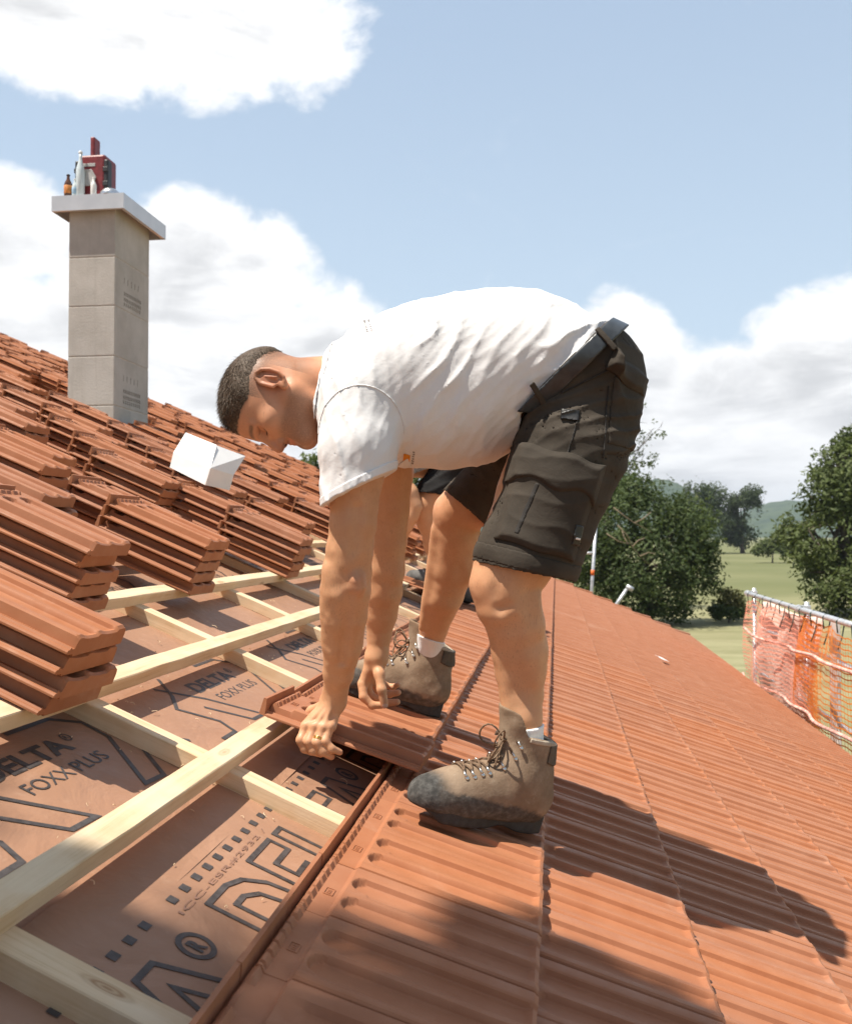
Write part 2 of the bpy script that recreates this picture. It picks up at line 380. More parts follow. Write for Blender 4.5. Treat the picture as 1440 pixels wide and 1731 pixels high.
# big outlined word and dashes on the lower sheet
h2 = H_MEMB + .0062
W = .0108; vb, vt = .275, .492
def outline(pts, o): stroke(big_ink, [(a + o, b) for a, b in pts], W, h2, True)
for i in range(-1, 4):
    o = 1.005 * i; big_ink = MB()
    outline([(1.463, vb), (1.463, vt), (1.545, vt), (1.590, .478), (1.622, .44), (1.632, .385), (1.622, .33), (1.590, .29), (1.545, vb)], o)
    outline([(1.503, vb + .04), (1.503, vt - .036), (1.540, vt - .036), (1.573, .437), (1.588, .385), (1.573, .333), (1.540, vb + .04)], o)
    outline([(1.664, vb), (1.664, vt), (1.786, vt), (1.786, vt - .042), (1.704, vt - .042), (1.704, .405), (1.77, .405), (1.77, .365), (1.704, .365), (1.704, vb + .04), (1.79, vb + .04), (1.79, vb)], o)
    outline([(1.820, vb), (1.820, vt), (1.862, vt), (1.862, vb + .04), (1.945, vb + .04), (1.945, vb)], o)
    outline([(2.03, vb), (2.03, vt - .04), (1.965, vt - .04), (1.965, vt), (2.135, vt), (2.135, vt - .04), (2.07, vt - .04), (2.07, vb)], o)
    outline([(2.115, vb), (2.205, vt), (2.258, vt), (2.348, vb), (2.302, vb), (2.285, .315), (2.178, .315), (2.160, vb)], o)
    outline([(2.197, .355), (2.2315, .447), (2.266, .355)], o)
    ring(big_ink, 1.341 + o, .461, .0275, .0095, h2); text_fit(big_ink, 'R', 1.331 + o, .446, .022, .030, h2, bold=.05); under('outline_lettering', big_ink, MAT['ink'], sheets[1])
big_ink = MB()
for i in range(-4, 70):
    u = 1.0175 + .04985 * i
    if i % 13 in (7,): continue
    MB.add(big_ink, [ROOF_M @ Vector((u + a, .5315 + b, h2)) for a, b in ((0, 0), (.0195, 0), (.0195, .0165), (0, .0165))], [(0, 1, 2, 3)])
under('dash_print', big_ink, MAT['ink'], sheets[1])
for i in range(0, 4): fnt = MB(); text_fit(fnt, 'ICC-ESR#2932 / ', 1.40 + i * .95, .508, .42, .011, h2, bold=.0); under('small_print', fnt, MAT['ink_faint'], sheets[1])

# ---- battens (along the eave) on counter battens (down the slope)
def beam(name, p0, p1, wd, ht, par, up, seed):
    """a sawn length of timber from p0 to p1 (centre of its top face)"""
    r = random.Random(seed); d = Vector(p1) - Vector(p0); L = d.length; x = d.normalized(); z = Vector(up).normalized(); y = z.cross(x)
    M = Matrix(((x.x, y.x, z.x, p0[0]), (x.y, y.y, z.y, p0[1]), (x.z, y.z, z.z, p0[2]), (0, 0, 0, 1)))
    n = max(2, int(L / .12)); V, F = [], []
    prof = [(-wd / 2 + .002, 0), (wd / 2 - .002, 0), (wd / 2, -.002), (wd / 2, -ht), (-wd / 2, -ht), (-wd / 2, -.002)]
    for i in range(n + 1):
        dy, dz = r.gauss(0, .0006), r.gauss(0, .0005)
        for a, b in prof: V.append((L * i / n, a + dy + r.gauss(0, .0003), b + dz))
    k = len(prof)
    for i in range(n):
        for j in range(k): F.append((i * k + j, i * k + (j + 1) % k, (i + 1) * k + (j + 1) % k, (i + 1) * k + j)[::-1])
    F += [tuple(range(k)), tuple(range(n * k, n * k + k))[::-1]]
    o = link(name, np_mesh(name, np.array(V), F, False), MAT['wood'])
    o.matrix_world = M; o.parent = par; o.matrix_parent_inverse = par.matrix_basis.inverted(); return o
NRM = (ST, 0, CT)
cb_u = [-1.45, -.6, .245, 1.105, 1.957, 2.888, 3.766, 4.52, 5.38, 6.24, 7.10, 7.96, 8.82, 9.68, 10.54, 11.40, 12.26, 13.12, 13.98, 14.84]
for i, u in enumerate(cb_u):
    beam('counter_batten', RP(u, V_EAVE + .1, H_CB), RP(u + (.01 if i % 2 else -.01), V_RIDGE, H_CB), .056, .0395, house, NRM, i)
BAT_V = [.668 + .352 * k for k in range(30)]
for k, v in enumerate(BAT_V):
    s = 0.0 if k else .006
    beam('batten', RP(U_MIN + .02, v + s, H_BAT), RP(U_MAX - .1, v, H_BAT), .050, .0352, house, NRM, 100 + k)
for k in range(1, 10):
    beam('batten', RP(U_MIN + .02, .668 - .3275 * k, H_BAT - .004), RP(U_MAX - .1, .668 - .3275 * k, H_BAT - .004), .046, .031, house, NRM, 200 + k)

# ================================================================== roof tiles
TX = [0.000, .003, .008, .011, .014, .017, .022, .026, .0285, .0305, .034, .040, .0475, .052, .057, .064, .072, .080, .088, .096, .104, .109, .1115, .1140, .1165, .123, .1285, .133, .139, .147, .156, .166, .176, .186, .191, .1935, .196, .199, .206, .216, .226, .2305, .2335, .235]
TZ = [.007, .0105, .011, .0150, .0150, .011, .011, .0115, .024, .0325, .0353, .0357, .0350, .0335, .0310, .0275, .0248, .0232, .0224, .0220, .0219, .0222, .0240, .0320, .0342, .0346, .0338, .0318, .0288, .0258, .0237, .0225, .0220, .0219, .0224, .0245, .0330, .0352, .0358, .0359, .0353, .033, .028, .020]
TY = [0.0, .0025, .007, .011, .015, .018, .023, .05, .10, .15, .20, .25, .275, .285, .290, .295, .300, .304, .308, .312, .316, .320, .324, .328, .331, .336, .346, .356, .366, .370, .373, .378, .381, .386, .390, .393, .400]
def tile_top(x, z, y):
    def ss(a, b, t): t = min(1, max(0, (t - a) / (b - a))); return t * t * (3 - 2 * t)
    flange = x < .0275
    if not flange:
        if .0475 < x < .1165: xc, rr = .087, .0300
        elif .1285 < x < .199: xc, rr = .1690, .0300
        else: xc = None
        if xc is not None:
            q = max(0.0, rr * rr - (x - xc) ** 2) ** .5
            ye = .292 + q * 1.05
            roll = .0335; z = z + (roll - z) * max(ss(ye - .006, ye + .003, y), .70 * (1 - ss(.002, .020, y)))
        if y > .328:
            k = ss(.328, .334, y); zt = .0262; z = z + (zt - z) * k
        if .368 <= y <= .3825 and math.sin(x * 2 * math.pi / .031) < .80: z = max(z, .0262 + .0085 * ss(.368, .3715, y) * (1 - ss(.379, .3825, y)))
        elif y > .3825: z = .0175 + .026 * ss(.3875, .3925, y) if y < .394 else .0435
        if .3825 < y < .388: z = .0165
    else:
        if y > .386: z = max(z, .0435 * ss(.386, .392, y))
        elif .05 < y < .32: z += .0012 * (x > .018)
    if y < .007 and not flange:
        z -= .0045 * (1 - ss(0, .007, y))
    return z
def denser(a, b):
    xs, zs = [a[0]], [b[0]]
    for (x0, z0), (x1, z1) in zip(zip(a[:-1], b[:-1]), zip(a[1:], b[1:])):
        k = 3 if x1 - x0 > .0065 else 1
        for i in range(1, k + 1): xs.append(x0 + (x1 - x0) * i / k); zs.append(z0 + (z1 - z0) * i / k)
    return xs, zs
def tile_mesh(name, xs, zs, ys):
    nx, ny = len(xs), len(ys); Vt, Vb = [], []
    for y in ys:
        for x, z0 in zip(xs, zs):
            z = tile_top(x, z0, y); Vt.append((x, y, z))
            th = .0125
            if x < .0275: zb = 0.0 if x > .004 else .003
            else: zb = z - th if y > .0155 else -.0052
            if y > .385: zb = .004
            if x > .231: zb = min(zb, .012)
            Vb.append((x, y, min(zb, z - .004)))
    V = Vt + Vb; N = nx * ny; F = []
    for i in range(ny - 1):
        for j in range(nx - 1):
            a = i * nx + j; F.append((a, a + 1, a + nx + 1, a + nx)); F.append((a + N, a + nx + N, a + nx + 1 + N, a + 1 + N))
    for j in range(nx - 1): F.append((j, j + N, j + 1 + N, j + 1)); a = (ny - 1) * nx + j; F.append((a, a + 1, a + 1 + N, a + N))
    for i in range(ny - 1):
        a = i * nx; F.append((a, a + nx, a + nx + N, a + N)); a = i * nx + nx - 1; F.append((a, a + N, a + nx + N, a + nx))
    return V, F
TY = sorted(set(TY + [.290 + .002 * i for i in range(20)]))
V, F = tile_mesh('roof_tile', *denser(TX, TZ), TY)
b0 = MB().add(V, F)
# maker's cartouche and the grip ribs along the flange
for x0, y0, x1, y1 in ((.104, .343, .130, .3445), (.104, .3575, .130, .359), (.104, .3445, .1055, .3575), (.1285, .3445, .130, .3575), (.110, .348, .1125, .354), (.1155, .348, .118, .354), (.121, .348, .1235, .354)):
    b0.box((x0, y0, .025), (x1, y1, .0276))
for i in range(44): y = .075 + i * .0052; b0.box((.0185, y, .0095), (.0255, y + .0026, .0128))
tile_o = b0.build('roof_tile', MAT['tile']); smooth_by_angle(tile_o, 33); TILE = tile_o.data; bpy.data.objects.remove(tile_o)
lx = [0, 7, 8, 10, 12, 15, 18, 21, 23, 25, 27, 30, 34, 36, 38, 41, 43]
V, F = tile_mesh('tile_far', [TX[i] for i in lx], [TZ[i] for i in lx], [0.0, .007, .0155, .018, .290, .312, .328, .334, .366, .373, .381, .387, .393, .400])
FAR_V, FAR_F = np.array(V), np.array(F)
# per tile colour shift for the merged far tiles comes from position noise in the material
PITCH_T = 0.2070; COURSE = .3275; H0 = -.0355; TILT = R(-6.0)
def cam_px(p):
    q = np.array([p[0], p[1], p[2] - ZC]); d = q @ _F
    if d < .05: return (-9e3, -9e3, d)
    return 720 + 1600 * (q @ _R) / d, 865.5 - 1600 * (q @ _U) / d, d
laid = []
rt = random.Random(11)
for k in range(-1, 9):
    for j in range(-14, 71):
        u = .975 + PITCH_T * j; v = .30 - COURSE * k
        if k == 0 and u < 2.35: continue
        if k == -1 and u < 6.15: continue
        if u + .24 > U_MAX: continue
        M = ROOF_M @ T(u + rt.gauss(0, .0009), v + rt.gauss(0, .0009), H0 + rt.gauss(0, .0007)) @ RZ(rt.gauss(0, .0012)) @ RX(TILT + rt.gauss(0, .0018)) @ RY(rt.gauss(0, .0016))
        c = M @ Vector((.12, .17, .03)); px, py, d = cam_px(c)
        vis = -60 < px < 1500 and -50 < py < 1800
        laid.append((d if vis else d + 1e3, k, j, u, v, M))
stacks = []
rows = {0: [1.81], 1: [2.44, 3.23, 4.39, 5.32, 6.2], 2: [2.74, 3.56, 4.50, 5.63, 6.6], 3: [3.26, 4.31, 5.26, 6.08, 7.06]}
rs = random.Random(5)
for r in range(0, 29):
    v = (.955 + .352 * r)
    if r in rows: us = [x * 1.055 - .258 for x in rows[r]]
    else: us = []
    u = (max(us) + .95) if us else .9 + .31 * (r % 3)
    if r == 0: us = us; u = 99
    while u < U_MAX - .35:
        us.append(u + rs.uniform(-.05, .05)); u += .90 + rs.uniform(-.06, .06)
    for u in us:
        if u < 1.30 * v - .6 and r > 0: continue
        if -3.05 < -v * CT and False: continue
        # the chimney stands in the way of some
        X = -.048 - v * CT
        if -4.6 < X - .0 < -3.35 and 6.9 < u + .12 < 8.3: continue
        if r == 1 and 5.0 < u < 7.5: continue
        if r == 2 and u > 6.3: pass
        n = 4 if r == 0 else rs.choice([4, 5, 5, 5])
        stacks.append([r, u, v, n])
tiles_far_V, tiles_far_F, nf = [], [], 0
def add_far(store, M):
    A = np.array(M); store.append(FAR_V @ A[:3, :3].T + A[:3, 3])
def far_object(name, store, label, cat, group):
    n = len(store); V = np.concatenate(store); F = np.concatenate([FAR_F + i * len(FAR_V) for i in range(n)])
    o = link(name, np_mesh(name, V, F, False), MAT['tile']); tag(o, label, cat, group, 'stuff'); smooth_by_angle(o, 33); return o
ORD = ['', 'first', 'second', 'third', 'fourth', 'fifth', 'sixth', 'seventh', 'eighth', 'ninth', 'tenth', 'eleventh', 'twelfth', 'thirteenth', 'fourteenth', 'fifteenth', 'sixteenth', 'seventeenth', 'eighteenth', 'nineteenth', 'twentieth']
def ordinal(n):
    if n <= 20: return ORD[n]
    tens = ['', '', 'twenty', 'thirty', 'forty', 'fifty', 'sixty'][n // 10]
    return (tens + '-' + ORD[n % 10]) if n % 10 else {30: 'thirtieth', 40: 'fortieth', 50: 'fiftieth', 60: 'sixtieth'}[n]
laid.sort(key=lambda q: q[0])
N_LAID = 150
near_laid = [q for q in laid[:N_LAID] if q[0] < 900]; far = laid[len(near_laid):]
COURSE_NAME = {-1: 'short top course beyond the farther worker', 0: 'course joining the held tile', 1: 'course under the front boot', 2: 'first course below the front boot', 3: 'second course below the front boot', 4: 'third course below the front boot'}
bycourse = {}
for q in near_laid: bycourse.setdefault(q[1], []).append(q)
for k, qs in bycourse.items():
    qs.sort(key=lambda q: q[2])
    for i, (d, k_, j, u, v, M) in enumerate(qs):
        o = bpy.data.objects.new('roof_tile', TILE); COL.objects.link(o); o.matrix_world = M
        cn = COURSE_NAME.get(k, 'course nearer the eave')
        if k > 4: lab = 'terracotta roof tile laid in the courses by the eave near the photo edge'
        else: lab = '%s laid terracotta tile from the near end, %s' % (ordinal(i + 1), cn)
        tag(o, lab, 'roof tile', 'terracotta tiles laid in courses')
st = []; [add_far(st, q[5]) for q in far]
far_object('laid_roof_tiles', st, 'distant interlocked terracotta tiles covering the lower roof down to the eave', 'roof tiles', 'far laid terracotta tiles')

# stacked tiles
def stack_key(s):
    px, py, d = cam_px(RP(s[1] + .12, s[2] + .2, .1)); return d if (-150 < px < 1500) else d + 500
stacks.sort(key=stack_key)
near_st = [s for s in stacks if stack_key(s) < 400][:33]; far_st = stacks[len(near_st):]
POSN = {1: 'bottom', 2: 'second lowest', 3: 'middle', 4: 'second highest'}
byrow = {}
for s in near_st: byrow.setdefault(s[0], []).append(s)
ROWN = {0: 'lone stack at the left edge by the bare underlay'}
for r, ss in byrow.items():
    ss.sort(key=lambda s: s[1])
    for i, (r_, u, v, n) in enumerate(ss):
        for l in range(n):
            slip = rs.gauss(0, .014 if r > 2 else .006) if rs.random() < .35 else 0
            M = ROOF_M @ T(u + rs.gauss(0, .005), v + rs.gauss(0, .006) + slip, H_BAT + .002 + .0425 * l) @ RZ(rs.gauss(0, .016)) @ RX(rs.gauss(0, .003))
            o = bpy.data.objects.new('roof_tile', TILE); COL.objects.link(o); o.matrix_world = M
            pos = 'topmost tile' if l == n - 1 else ('bottom tile' if l == 0 else ORD[l + 1] + ' tile from the bottom')
            where = ROWN.get(r) or ('%s stack from the left, %s stack row up the slope' % (ORD[i + 1], ORD[r + 1]))
            tag(o, ('%s, %s' % (pos, where)), 'roof tile', 'terracotta tiles waiting in stacks')
st = []
for r_, u, v, n in far_st:
    for l in range(n):
        add_far(st, ROOF_M @ T(u + rs.gauss(0, .008), v + rs.gauss(0, .016), H_BAT + .002 + .0425 * l) @ RZ(rs.gauss(0, .022)))
far_object('stacked_roof_tiles', st, 'many far stacks of terracotta tiles spread up the slope to the ridge', 'roof tiles', 'far stacked terracotta tiles')
# the tile being fitted
HELD_M = ROOF_M @ T(2.165, .292, H0 + .034) @ RZ(R(-1.0)) @ RX(R(-5.2)) @ RY(R(1.5))
o = bpy.data.objects.new('roof_tile', TILE); COL.objects.link(o); o.matrix_world = HELD_M
tag(o, 'terracotta roof tile held in both hands of the front worker, half fitted', 'roof tile', 'terracotta tiles in hand')
HELD2_M = ROOF_M @ T(5.90, .66, H0 + .05) @ RX(R(-5)) @ RY(R(2))
o = bpy.data.objects.new('roof_tile', TILE); COL.objects.link(o); o.matrix_world = HELD2_M
tag(o, 'terracotta roof tile raised over the battens by the farther worker', 'roof tile', 'terracotta tiles in hand')
# verge tiles along the far gable
vp = MB(); vp.box((0, 0, -.10), (.028, .40, .052), None, .006); vp.box((-.10, .002, .030), (.0, .398, .050), None, .006)
vo = vp.build('verge_tile', MAT['tile']); smooth_by_angle(vo, 35); VERGE = vo.data; bpy.data.objects.remove(vo)
for k in range(0, 9):
    v = .30 - COURSE * k
    o = bpy.data.objects.new('verge_tile', VERGE); COL.objects.link(o); o.matrix_world = ROOF_M @ T(U_MAX + .006, v, H0) @ RX(TILT - R(1.0))
    tag(o, 'terracotta verge tile, %s up from the eave on the far gable edge' % ordinal(9 - k), 'verge tile', 'verge tiles on the far gable edge')

# ================================================================== chimney
CY0, CXR = 7.4, -0.4905 * 7.4
CXL, CY1 = CXR - .410, CY0 + .665
zt = at(191, 347, CY0)[2]
ch = empty('chimney', (CXR, CY0, zt - 2.6), parent=house); ch.matrix_parent_inverse = house.matrix_basis.inverted()
ys = [433, 516, 601, 685]
zs = [zt + .02] + [at(191, y, CY0)[2] for y in ys]; zs += [zs[-1] - .39, zs[-1] - .9]
for a, b in zip(zs[:-1], zs[1:]):
    MB().box((CXL, CY0, b + .004), (CXR, CY1, a - .004), None, .005).build('block', MAT['concrete'], ch)
    MB().box((CXL + .003, CY0 + .003, a - .0045), (CXR - .003, CY1 - .003, a + .0045)).build('mortar_joint', MAT['mortar'], ch)
capm = MB()
z0 = at(205, 349, CY0 - .11)[2]; z1 = at(205, 323, CY0 - .11)[2]
cx0, cx1, cy0, cy1 = CXL - .112, CXR + .112, CY0 - .085, CY1 + .10
capm.box((cx0 + .003, cy0 + .003, z1 - .012), (cx1 - .003, cy1 - .003, z1 - .002))
for lo, hi in (((cx0, cy0, z0), (cx1, cy0 + .0025, z1)), ((cx0, cy1 - .0025, z0), (cx1, cy1, z1)), ((cx0, cy0 + .0026, z0), (cx0 + .0025, cy1 - .0026, z1)), ((cx1 - .0025, cy0 + .0026, z0), (cx1, cy1 - .0026, z1)),
               ((cx0 + .0026, cy0 + .0026, z0), (cx1 - .0026, cy0 + .03, z0 + .002)), ((cx1 - .03, cy0 + .0301, z0), (cx1 - .0026, cy1 - .03, z0 + .002))):
    capm.box(lo, hi)
capm.build('metal_cap', MAT['sheet'], ch)
# stamped marks on the right face of two blocks
MAT['stamp'] = simple('stamp_shadow', (.22, .20, .17), .9)
rk = random.Random(3)
for ya, yb in ((zs[1], zs[2]), (zs[3], zs[4])):
    hh = ya - yb; mk = MB()
    for row, (fz, n, ht) in enumerate(((.42, 5, .055), (.68, 11, .034), (.80, 11, .034), (.90, 9, .034))):
        for i in range(n):
            y = CY0 + .17 + i * (.34 / n); z = ya - hh * fz + .01
            for s in range(2 if row else 1):
                mk.box((CXR - .001, y + s * .011, z - ht * rk.uniform(.75, 1) / 2), (CXR + .0016, y + s * .011 + .0045, z + ht / 2))
            if rk.random() < .7: mk.box((CXR - .001, y + .0046, z + ht / 2 - .007), (CXR + .0014, y + .0108, z + ht / 2 - .001))
    mk.build('stamped_mark', MAT['stamp'], ch)

# wood shavings and sawdust left on the underlay and battens
rv = random.Random(77); wsh = MB()
for i in range(170):
    u, v = rv.uniform(1.0, 4.2), rv.uniform(.42, 1.33)
    if u < 1.0 + (v - .4) * .8: u += .8
    L, a, b = rv.choice([.004, .006, .008, .012, .020]), rv.uniform(0, 3.14), rv.uniform(.0008, .0016); n_ = 4; c = rv.uniform(-1, 1) * 1.5; P = []
    for k in range(n_ + 1): t_ = k / n_ - .5; P.append(RP(u + L * t_ * math.cos(a + c * t_), v + L * t_ * math.sin(a + c * t_), H_MEMB + .0078 + .0022 * (1 - 4 * t_ * t_)))
    wsh.tube(P, b * .6, 4)
ws_o = wsh.build('wood_shavings', MAT['wood'], None); tag(ws_o, 'pale wood shavings scattered over the brown underlay', 'wood shavings', None, 'stuff')

# ================================================================== meadow, hills, trees
def meadow_mat():
    m, t = new_mat('meadow')
    a = t.noise(t.pos, .02, 5, .6); b = t.noise(t.mapping(t.pos, (.25, 1.0, 1)), .55, 6, .7); c = t.noise(t.pos, 5, 5, .7)
    row = t.noise(t.mapping(t.pos, (.05, .55, 1), rot=(0, 0, .12)), 1.0, 3, .6)
    dist = t.node('ShaderNodeSeparateXYZ', {0: t.pos}).outputs[1]
    mown = t.mix(t.ramp(b, .35, .68), (.205, .200, .105), (.285, .265, .155)); mown = t.mix(t.m('MULTIPLY', t.ramp(row, .45, .65), .4), mown, (.34, .325, .19))
    tall = t.mix(t.ramp(a, .35, .65), (.138, .148, .068), (.182, .184, .092))
    col = t.mix(t.ramp(t.m('ADD', dist, t.m('MULTIPLY', t.m('SUBTRACT', a, .5), 30)), 70, 84), mown, tall)
    col = t.mix(t.m('MULTIPLY', t.ramp(c, .5, .75), .25), col, (.13, .15, .06))
    t.put(t.b.inputs['Base Color'], col); t.b.inputs['Roughness'].default_value = .95; t.b.inputs['Specular IOR Level'].default_value = .1
    bump(t, t.m('ADD', b, t.m('MULTIPLY', c, .4)), .6, .12); return m
MAT['meadow'] = meadow_mat()
xs = np.concatenate([np.linspace(-4000, -200, 12), np.arange(-190, 200, 10), np.linspace(210, 4000, 12)]); ysg = np.concatenate([np.arange(-120, 420, 10), np.linspace(440, 6500, 20)])
Xg, Yg = np.meshgrid(xs, ysg); Zg = .30 * np.sin(Xg * .045 + 1) * np.sin(Yg * .03) * np.clip((Yg - 40) / 60, 0, 1) + .9 * np.exp(-((Yg - 95) / 22) ** 2) * np.clip((Xg - 8) / 10, 0, 1)
nx = len(xs); F = np.array([(i * nx + j, i * nx + j + 1, (i + 1) * nx + j + 1, (i + 1) * nx + j) for i in range(len(ysg) - 1) for j in range(nx - 1)])
g = link('meadow', np_mesh('meadow', np.stack([Xg.ravel(), Yg.ravel(), Zg.ravel()], 1), F), MAT['meadow']); g['kind'] = 'structure'

def forest_mat():
    m, t = new_mat('hill_forest')
    n = t.noise(t.pos, .02, 6, .65); t.put(t.b.inputs['Base Color'], t.mix(t.ramp(n, .35, .65), (.030, .055, .030), (.065, .095, .045)))
    t.b.inputs['Roughness'].default_value = 1.0; t.b.inputs['Specular IOR Level'].default_value = .05; bump(t, n, 1.0, 12); return m
MAT['forest'] = forest_mat()
def hill(cx, cy, wx_, wy_, hgt, seed):
    n = 60; r = np.random.default_rng(seed); ph = r.uniform(0, 6.28, 8)
    u = np.linspace(-1, 1, n); A, B = np.meshgrid(u, u); Z = np.clip(1 - A ** 2 - B ** 2 * .9, 0, 1) ** 1.25
    Z *= 1 + .12 * np.sin(7 * A + ph[0]) + .08 * np.sin(15 * A + 4 * B + ph[1]) + .03 * np.sin(41 * A + ph[2]) * np.sin(37 * B + ph[3])
    V = np.stack([cx + A.ravel() * wx_, cy + B.ravel() * wy_, Z.ravel() * hgt - 4], 1)
    F = np.array([(i * n + j, i * n + j + 1, (i + 1) * n + j + 1, (i + 1) * n + j) for i in range(n - 1) for j in range(n - 1)])
    h = link('hills', np_mesh('hills', V, F), MAT['forest']); h['kind'] = 'structure'
p = at(985, 900, 2600); hill(p[0], 2600, 420, 700, 205, 1)
p = at(1330, 900, 3000); hill(p[0], 3000, 520, 700, 95, 2)
p = at(1160, 900, 4200); hill(p[0], 4200, 2600, 900, 62, 5)

def leaf_mat(name, c0, c1, c2, sc):
    m, t = new_mat(name)
    a = t.noise(t.pos, sc, 4, .6); rnd = t.noise(t.pos, sc * 9, 2, .6)
    col = t.mix(t.ramp(a, .32, .68), c0, c1); col = t.mix(t.m('MULTIPLY', t.ramp(rnd, .52, .75), .7), col, c2)
    t.put(t.b.inputs['Base Color'], col); t.b.inputs['Roughness'].default_value = .6; t.b.inputs['Specular IOR Level'].default_value = .3
    tr = t.node('ShaderNodeBsdfTranslucent', {'Color': t.mix(.5, col, (.16, .20, .03))}); mx = t.node('ShaderNodeMixShader', {0: .28})
    t.l.new(t.b.outputs[0], mx.inputs[1]); t.l.new(tr.outputs[0], mx.inputs[2]); t.l.new(mx.outputs[0], t.o.inputs[0]); return m
MAT['leaf_dark'] = leaf_mat('leaves_dark', (.034, .056, .017), (.070, .102, .030), (.135, .155, .052), .35)
MAT['leaf_mid'] = leaf_mat('leaves_mid', (.062, .088, .028), (.108, .138, .042), (.175, .188, .070), .30)
MAT['leaf_far'] = leaf_mat('leaves_far', (.042, .066, .030), (.070, .098, .042), (.10, .125, .058), .08)
MAT['leaf_dry'] = leaf_mat('leaves_brown', (.070, .075, .026), (.115, .110, .040), (.17, .145, .055), .5)
MAT['bark'] = simple('bark', (.10, .080, .060), .95, var=.4, scale=6, bstr=.6, bdist=.02)
MAT['twig'] = simple('dead_wood', (.22, .165, .11), .9, var=.2, scale=9)
def crown_mesh(blobs, n, size, seed, thr=-.15, nf=.9, flat=.5):
    """leaf-sized faces through the volume of uneven blobs, with gaps between the clumps"""
    r = np.random.default_rng(seed); C = np.array([b[:3] for b in blobs]); Rr = np.array([b[3] for b in blobs]); wgt = Rr ** 2 / (Rr ** 2).sum()
    out = []; tot_ = 0
    while tot_ < n:
        k = r.choice(len(blobs), n, p=wgt); d = r.normal(size=(n, 3)); d /= np.linalg.norm(d, axis=1)[:, None]
        rad = Rr[k] * (1 - .55 * r.random(n) ** 1.6) * (1 + .14 * r.normal(size=n)); P = C[k] + d * rad[:, None] * [1, 1, .92]
        keep = vn(P, nf / size * .22, seed) + .55 * vn(P, nf / size * .08, seed + 3) > thr; keep &= P[:, 2] > .15
        out.append(np.concatenate([P[keep], d[keep]], 1)); tot_ += keep.sum()
    Q = np.concatenate(out)[:n]; P, d = Q[:, :3], Q[:, 3:]
    nrm = d * .6 + r.normal(0, .55, P.shape) + [0, 0, .45]; nrm /= np.linalg.norm(nrm, axis=1)[:, None]
    t1 = np.cross(nrm, r.normal(size=P.shape)); t1 /= np.linalg.norm(t1, axis=1)[:, None]; t2 = np.cross(nrm, t1); s = size * r.uniform(.55, 1.25, n)[:, None]
    V = np.stack([P - t1 * s, P + t2 * s * flat - nrm * s * .18, P + t1 * s, P - t2 * s * flat - nrm * s * .18], 1).reshape(-1, 3)
    return V, np.arange(4 * n).reshape(-1, 4)
def tree(name, label, cat, px_blobs, Y, base_px, n, size, m, seed, group=None, trunk_r=.25, thr=-.15, dscale=1.0, limbs=True, extra=None):
    r = random.Random(seed); B = []
    for x, y, q in px_blobs:
        c = at(x, y, Y + r.uniform(-1, 1) * q * Y / 1600 * .6 * dscale); B.append((c[0], c[1], c[2], q * Y / 1600))
    b0 = at(base_px, 905, Y); root = tag(empty(name, (b0[0], b0[1], 0)), label, cat, group)
    V, F = crown_mesh(B, n, size, seed, thr); link('crown', np_mesh('crown', V, F, False), m, root)
    t = MB(); top = max(b[2] for b in B); base = Vector((b0[0], b0[1], -.1))
    mid = sum((Vector(b[:3]) for b in B), Vector()) / len(B); trunk = [base, base.lerp(Vector((mid.x, mid.y, mid.z * .45)), .6), Vector((mid.x * .7 + base.x * .3, mid.y, mid.z * .75)), Vector((mid.x, mid.y, min(top * .93, mid.z * 1.3)))]
    t.tube(trunk, [trunk_r * 1.3, trunk_r, trunk_r * .6, trunk_r * .18], 8); trunk_o = t.build('trunk', MAT['bark'], root, True)
    if limbs:
        l = MB()
        for b in B:
            a = trunk[1].lerp(trunk[3], r.uniform(.05, .75)); e = Vector(b[:3]) + Vector((0, 0, b[3] * .35)); mdl = a.lerp(e, .5) + Vector((r.uniform(-.3, .3), r.uniform(-.3, .3), -.08 * (e - a).length)); l.tube([a, mdl, e], [trunk_r * .42, trunk_r * .24, trunk_r * .06], 6)
            for _ in range(5):
                s = mdl.lerp(e, r.uniform(.1, 1)); q = s + Vector((r.gauss(0, 1), r.gauss(0, 1), r.gauss(.3, .8))).normalized() * b[3] * r.uniform(.6, 1.0); l.tube([s, s.lerp(q, .5) + Vector((0, 0, .05)), q], [trunk_r * .13, trunk_r * .08, trunk_r * .02], 5)
        l.build('limbs', MAT['bark'], trunk_o, True)
    if extra: extra(root)
    return root
def dead(root):
    l = MB()
    for pl in ([(1025, 902), (1045, 915), (1061, 919), (1070, 917)], [(1044, 888), (1060, 905), (1069, 924), (1082, 940), (1100, 957)], [(1037, 858), (1055, 872), (1074, 885), (1090, 893), (1103, 901)], [(1072, 884), (1085, 878), (1100, 866)], [(1061, 919), (1054, 906), (1050, 893)], [(1082, 940), (1096, 934), (1108, 936)], [(1069, 924), (1078, 914), (1090, 909)]):
        l.tube([Vector(at(x, y, 54.5 + .3 * i)) for i, (x, y) in enumerate(pl)], [.036, .030, .024, .017, .010][:len(pl)], 6)
    l.build('dead_branch', MAT['twig'], root, True)
tree('bushy_tree', 'broad dark bushy tree beyond the far gable, with pale dead branches', 'tree', [(1040, 885, 68), (1105, 865, 60), (1155, 895, 62), (1180, 960, 42), (1090, 950, 90), (1000, 950, 62), (1196, 985, 24), (1140, 1005, 52), (960, 920, 70), (1060, 1010, 60), (1185, 925, 30), (1020, 835, 36), (1070, 830, 34)], 60, 1090, 26000, .155, MAT['leaf_dark'], 21, None, .3, -.22, extra=dead)
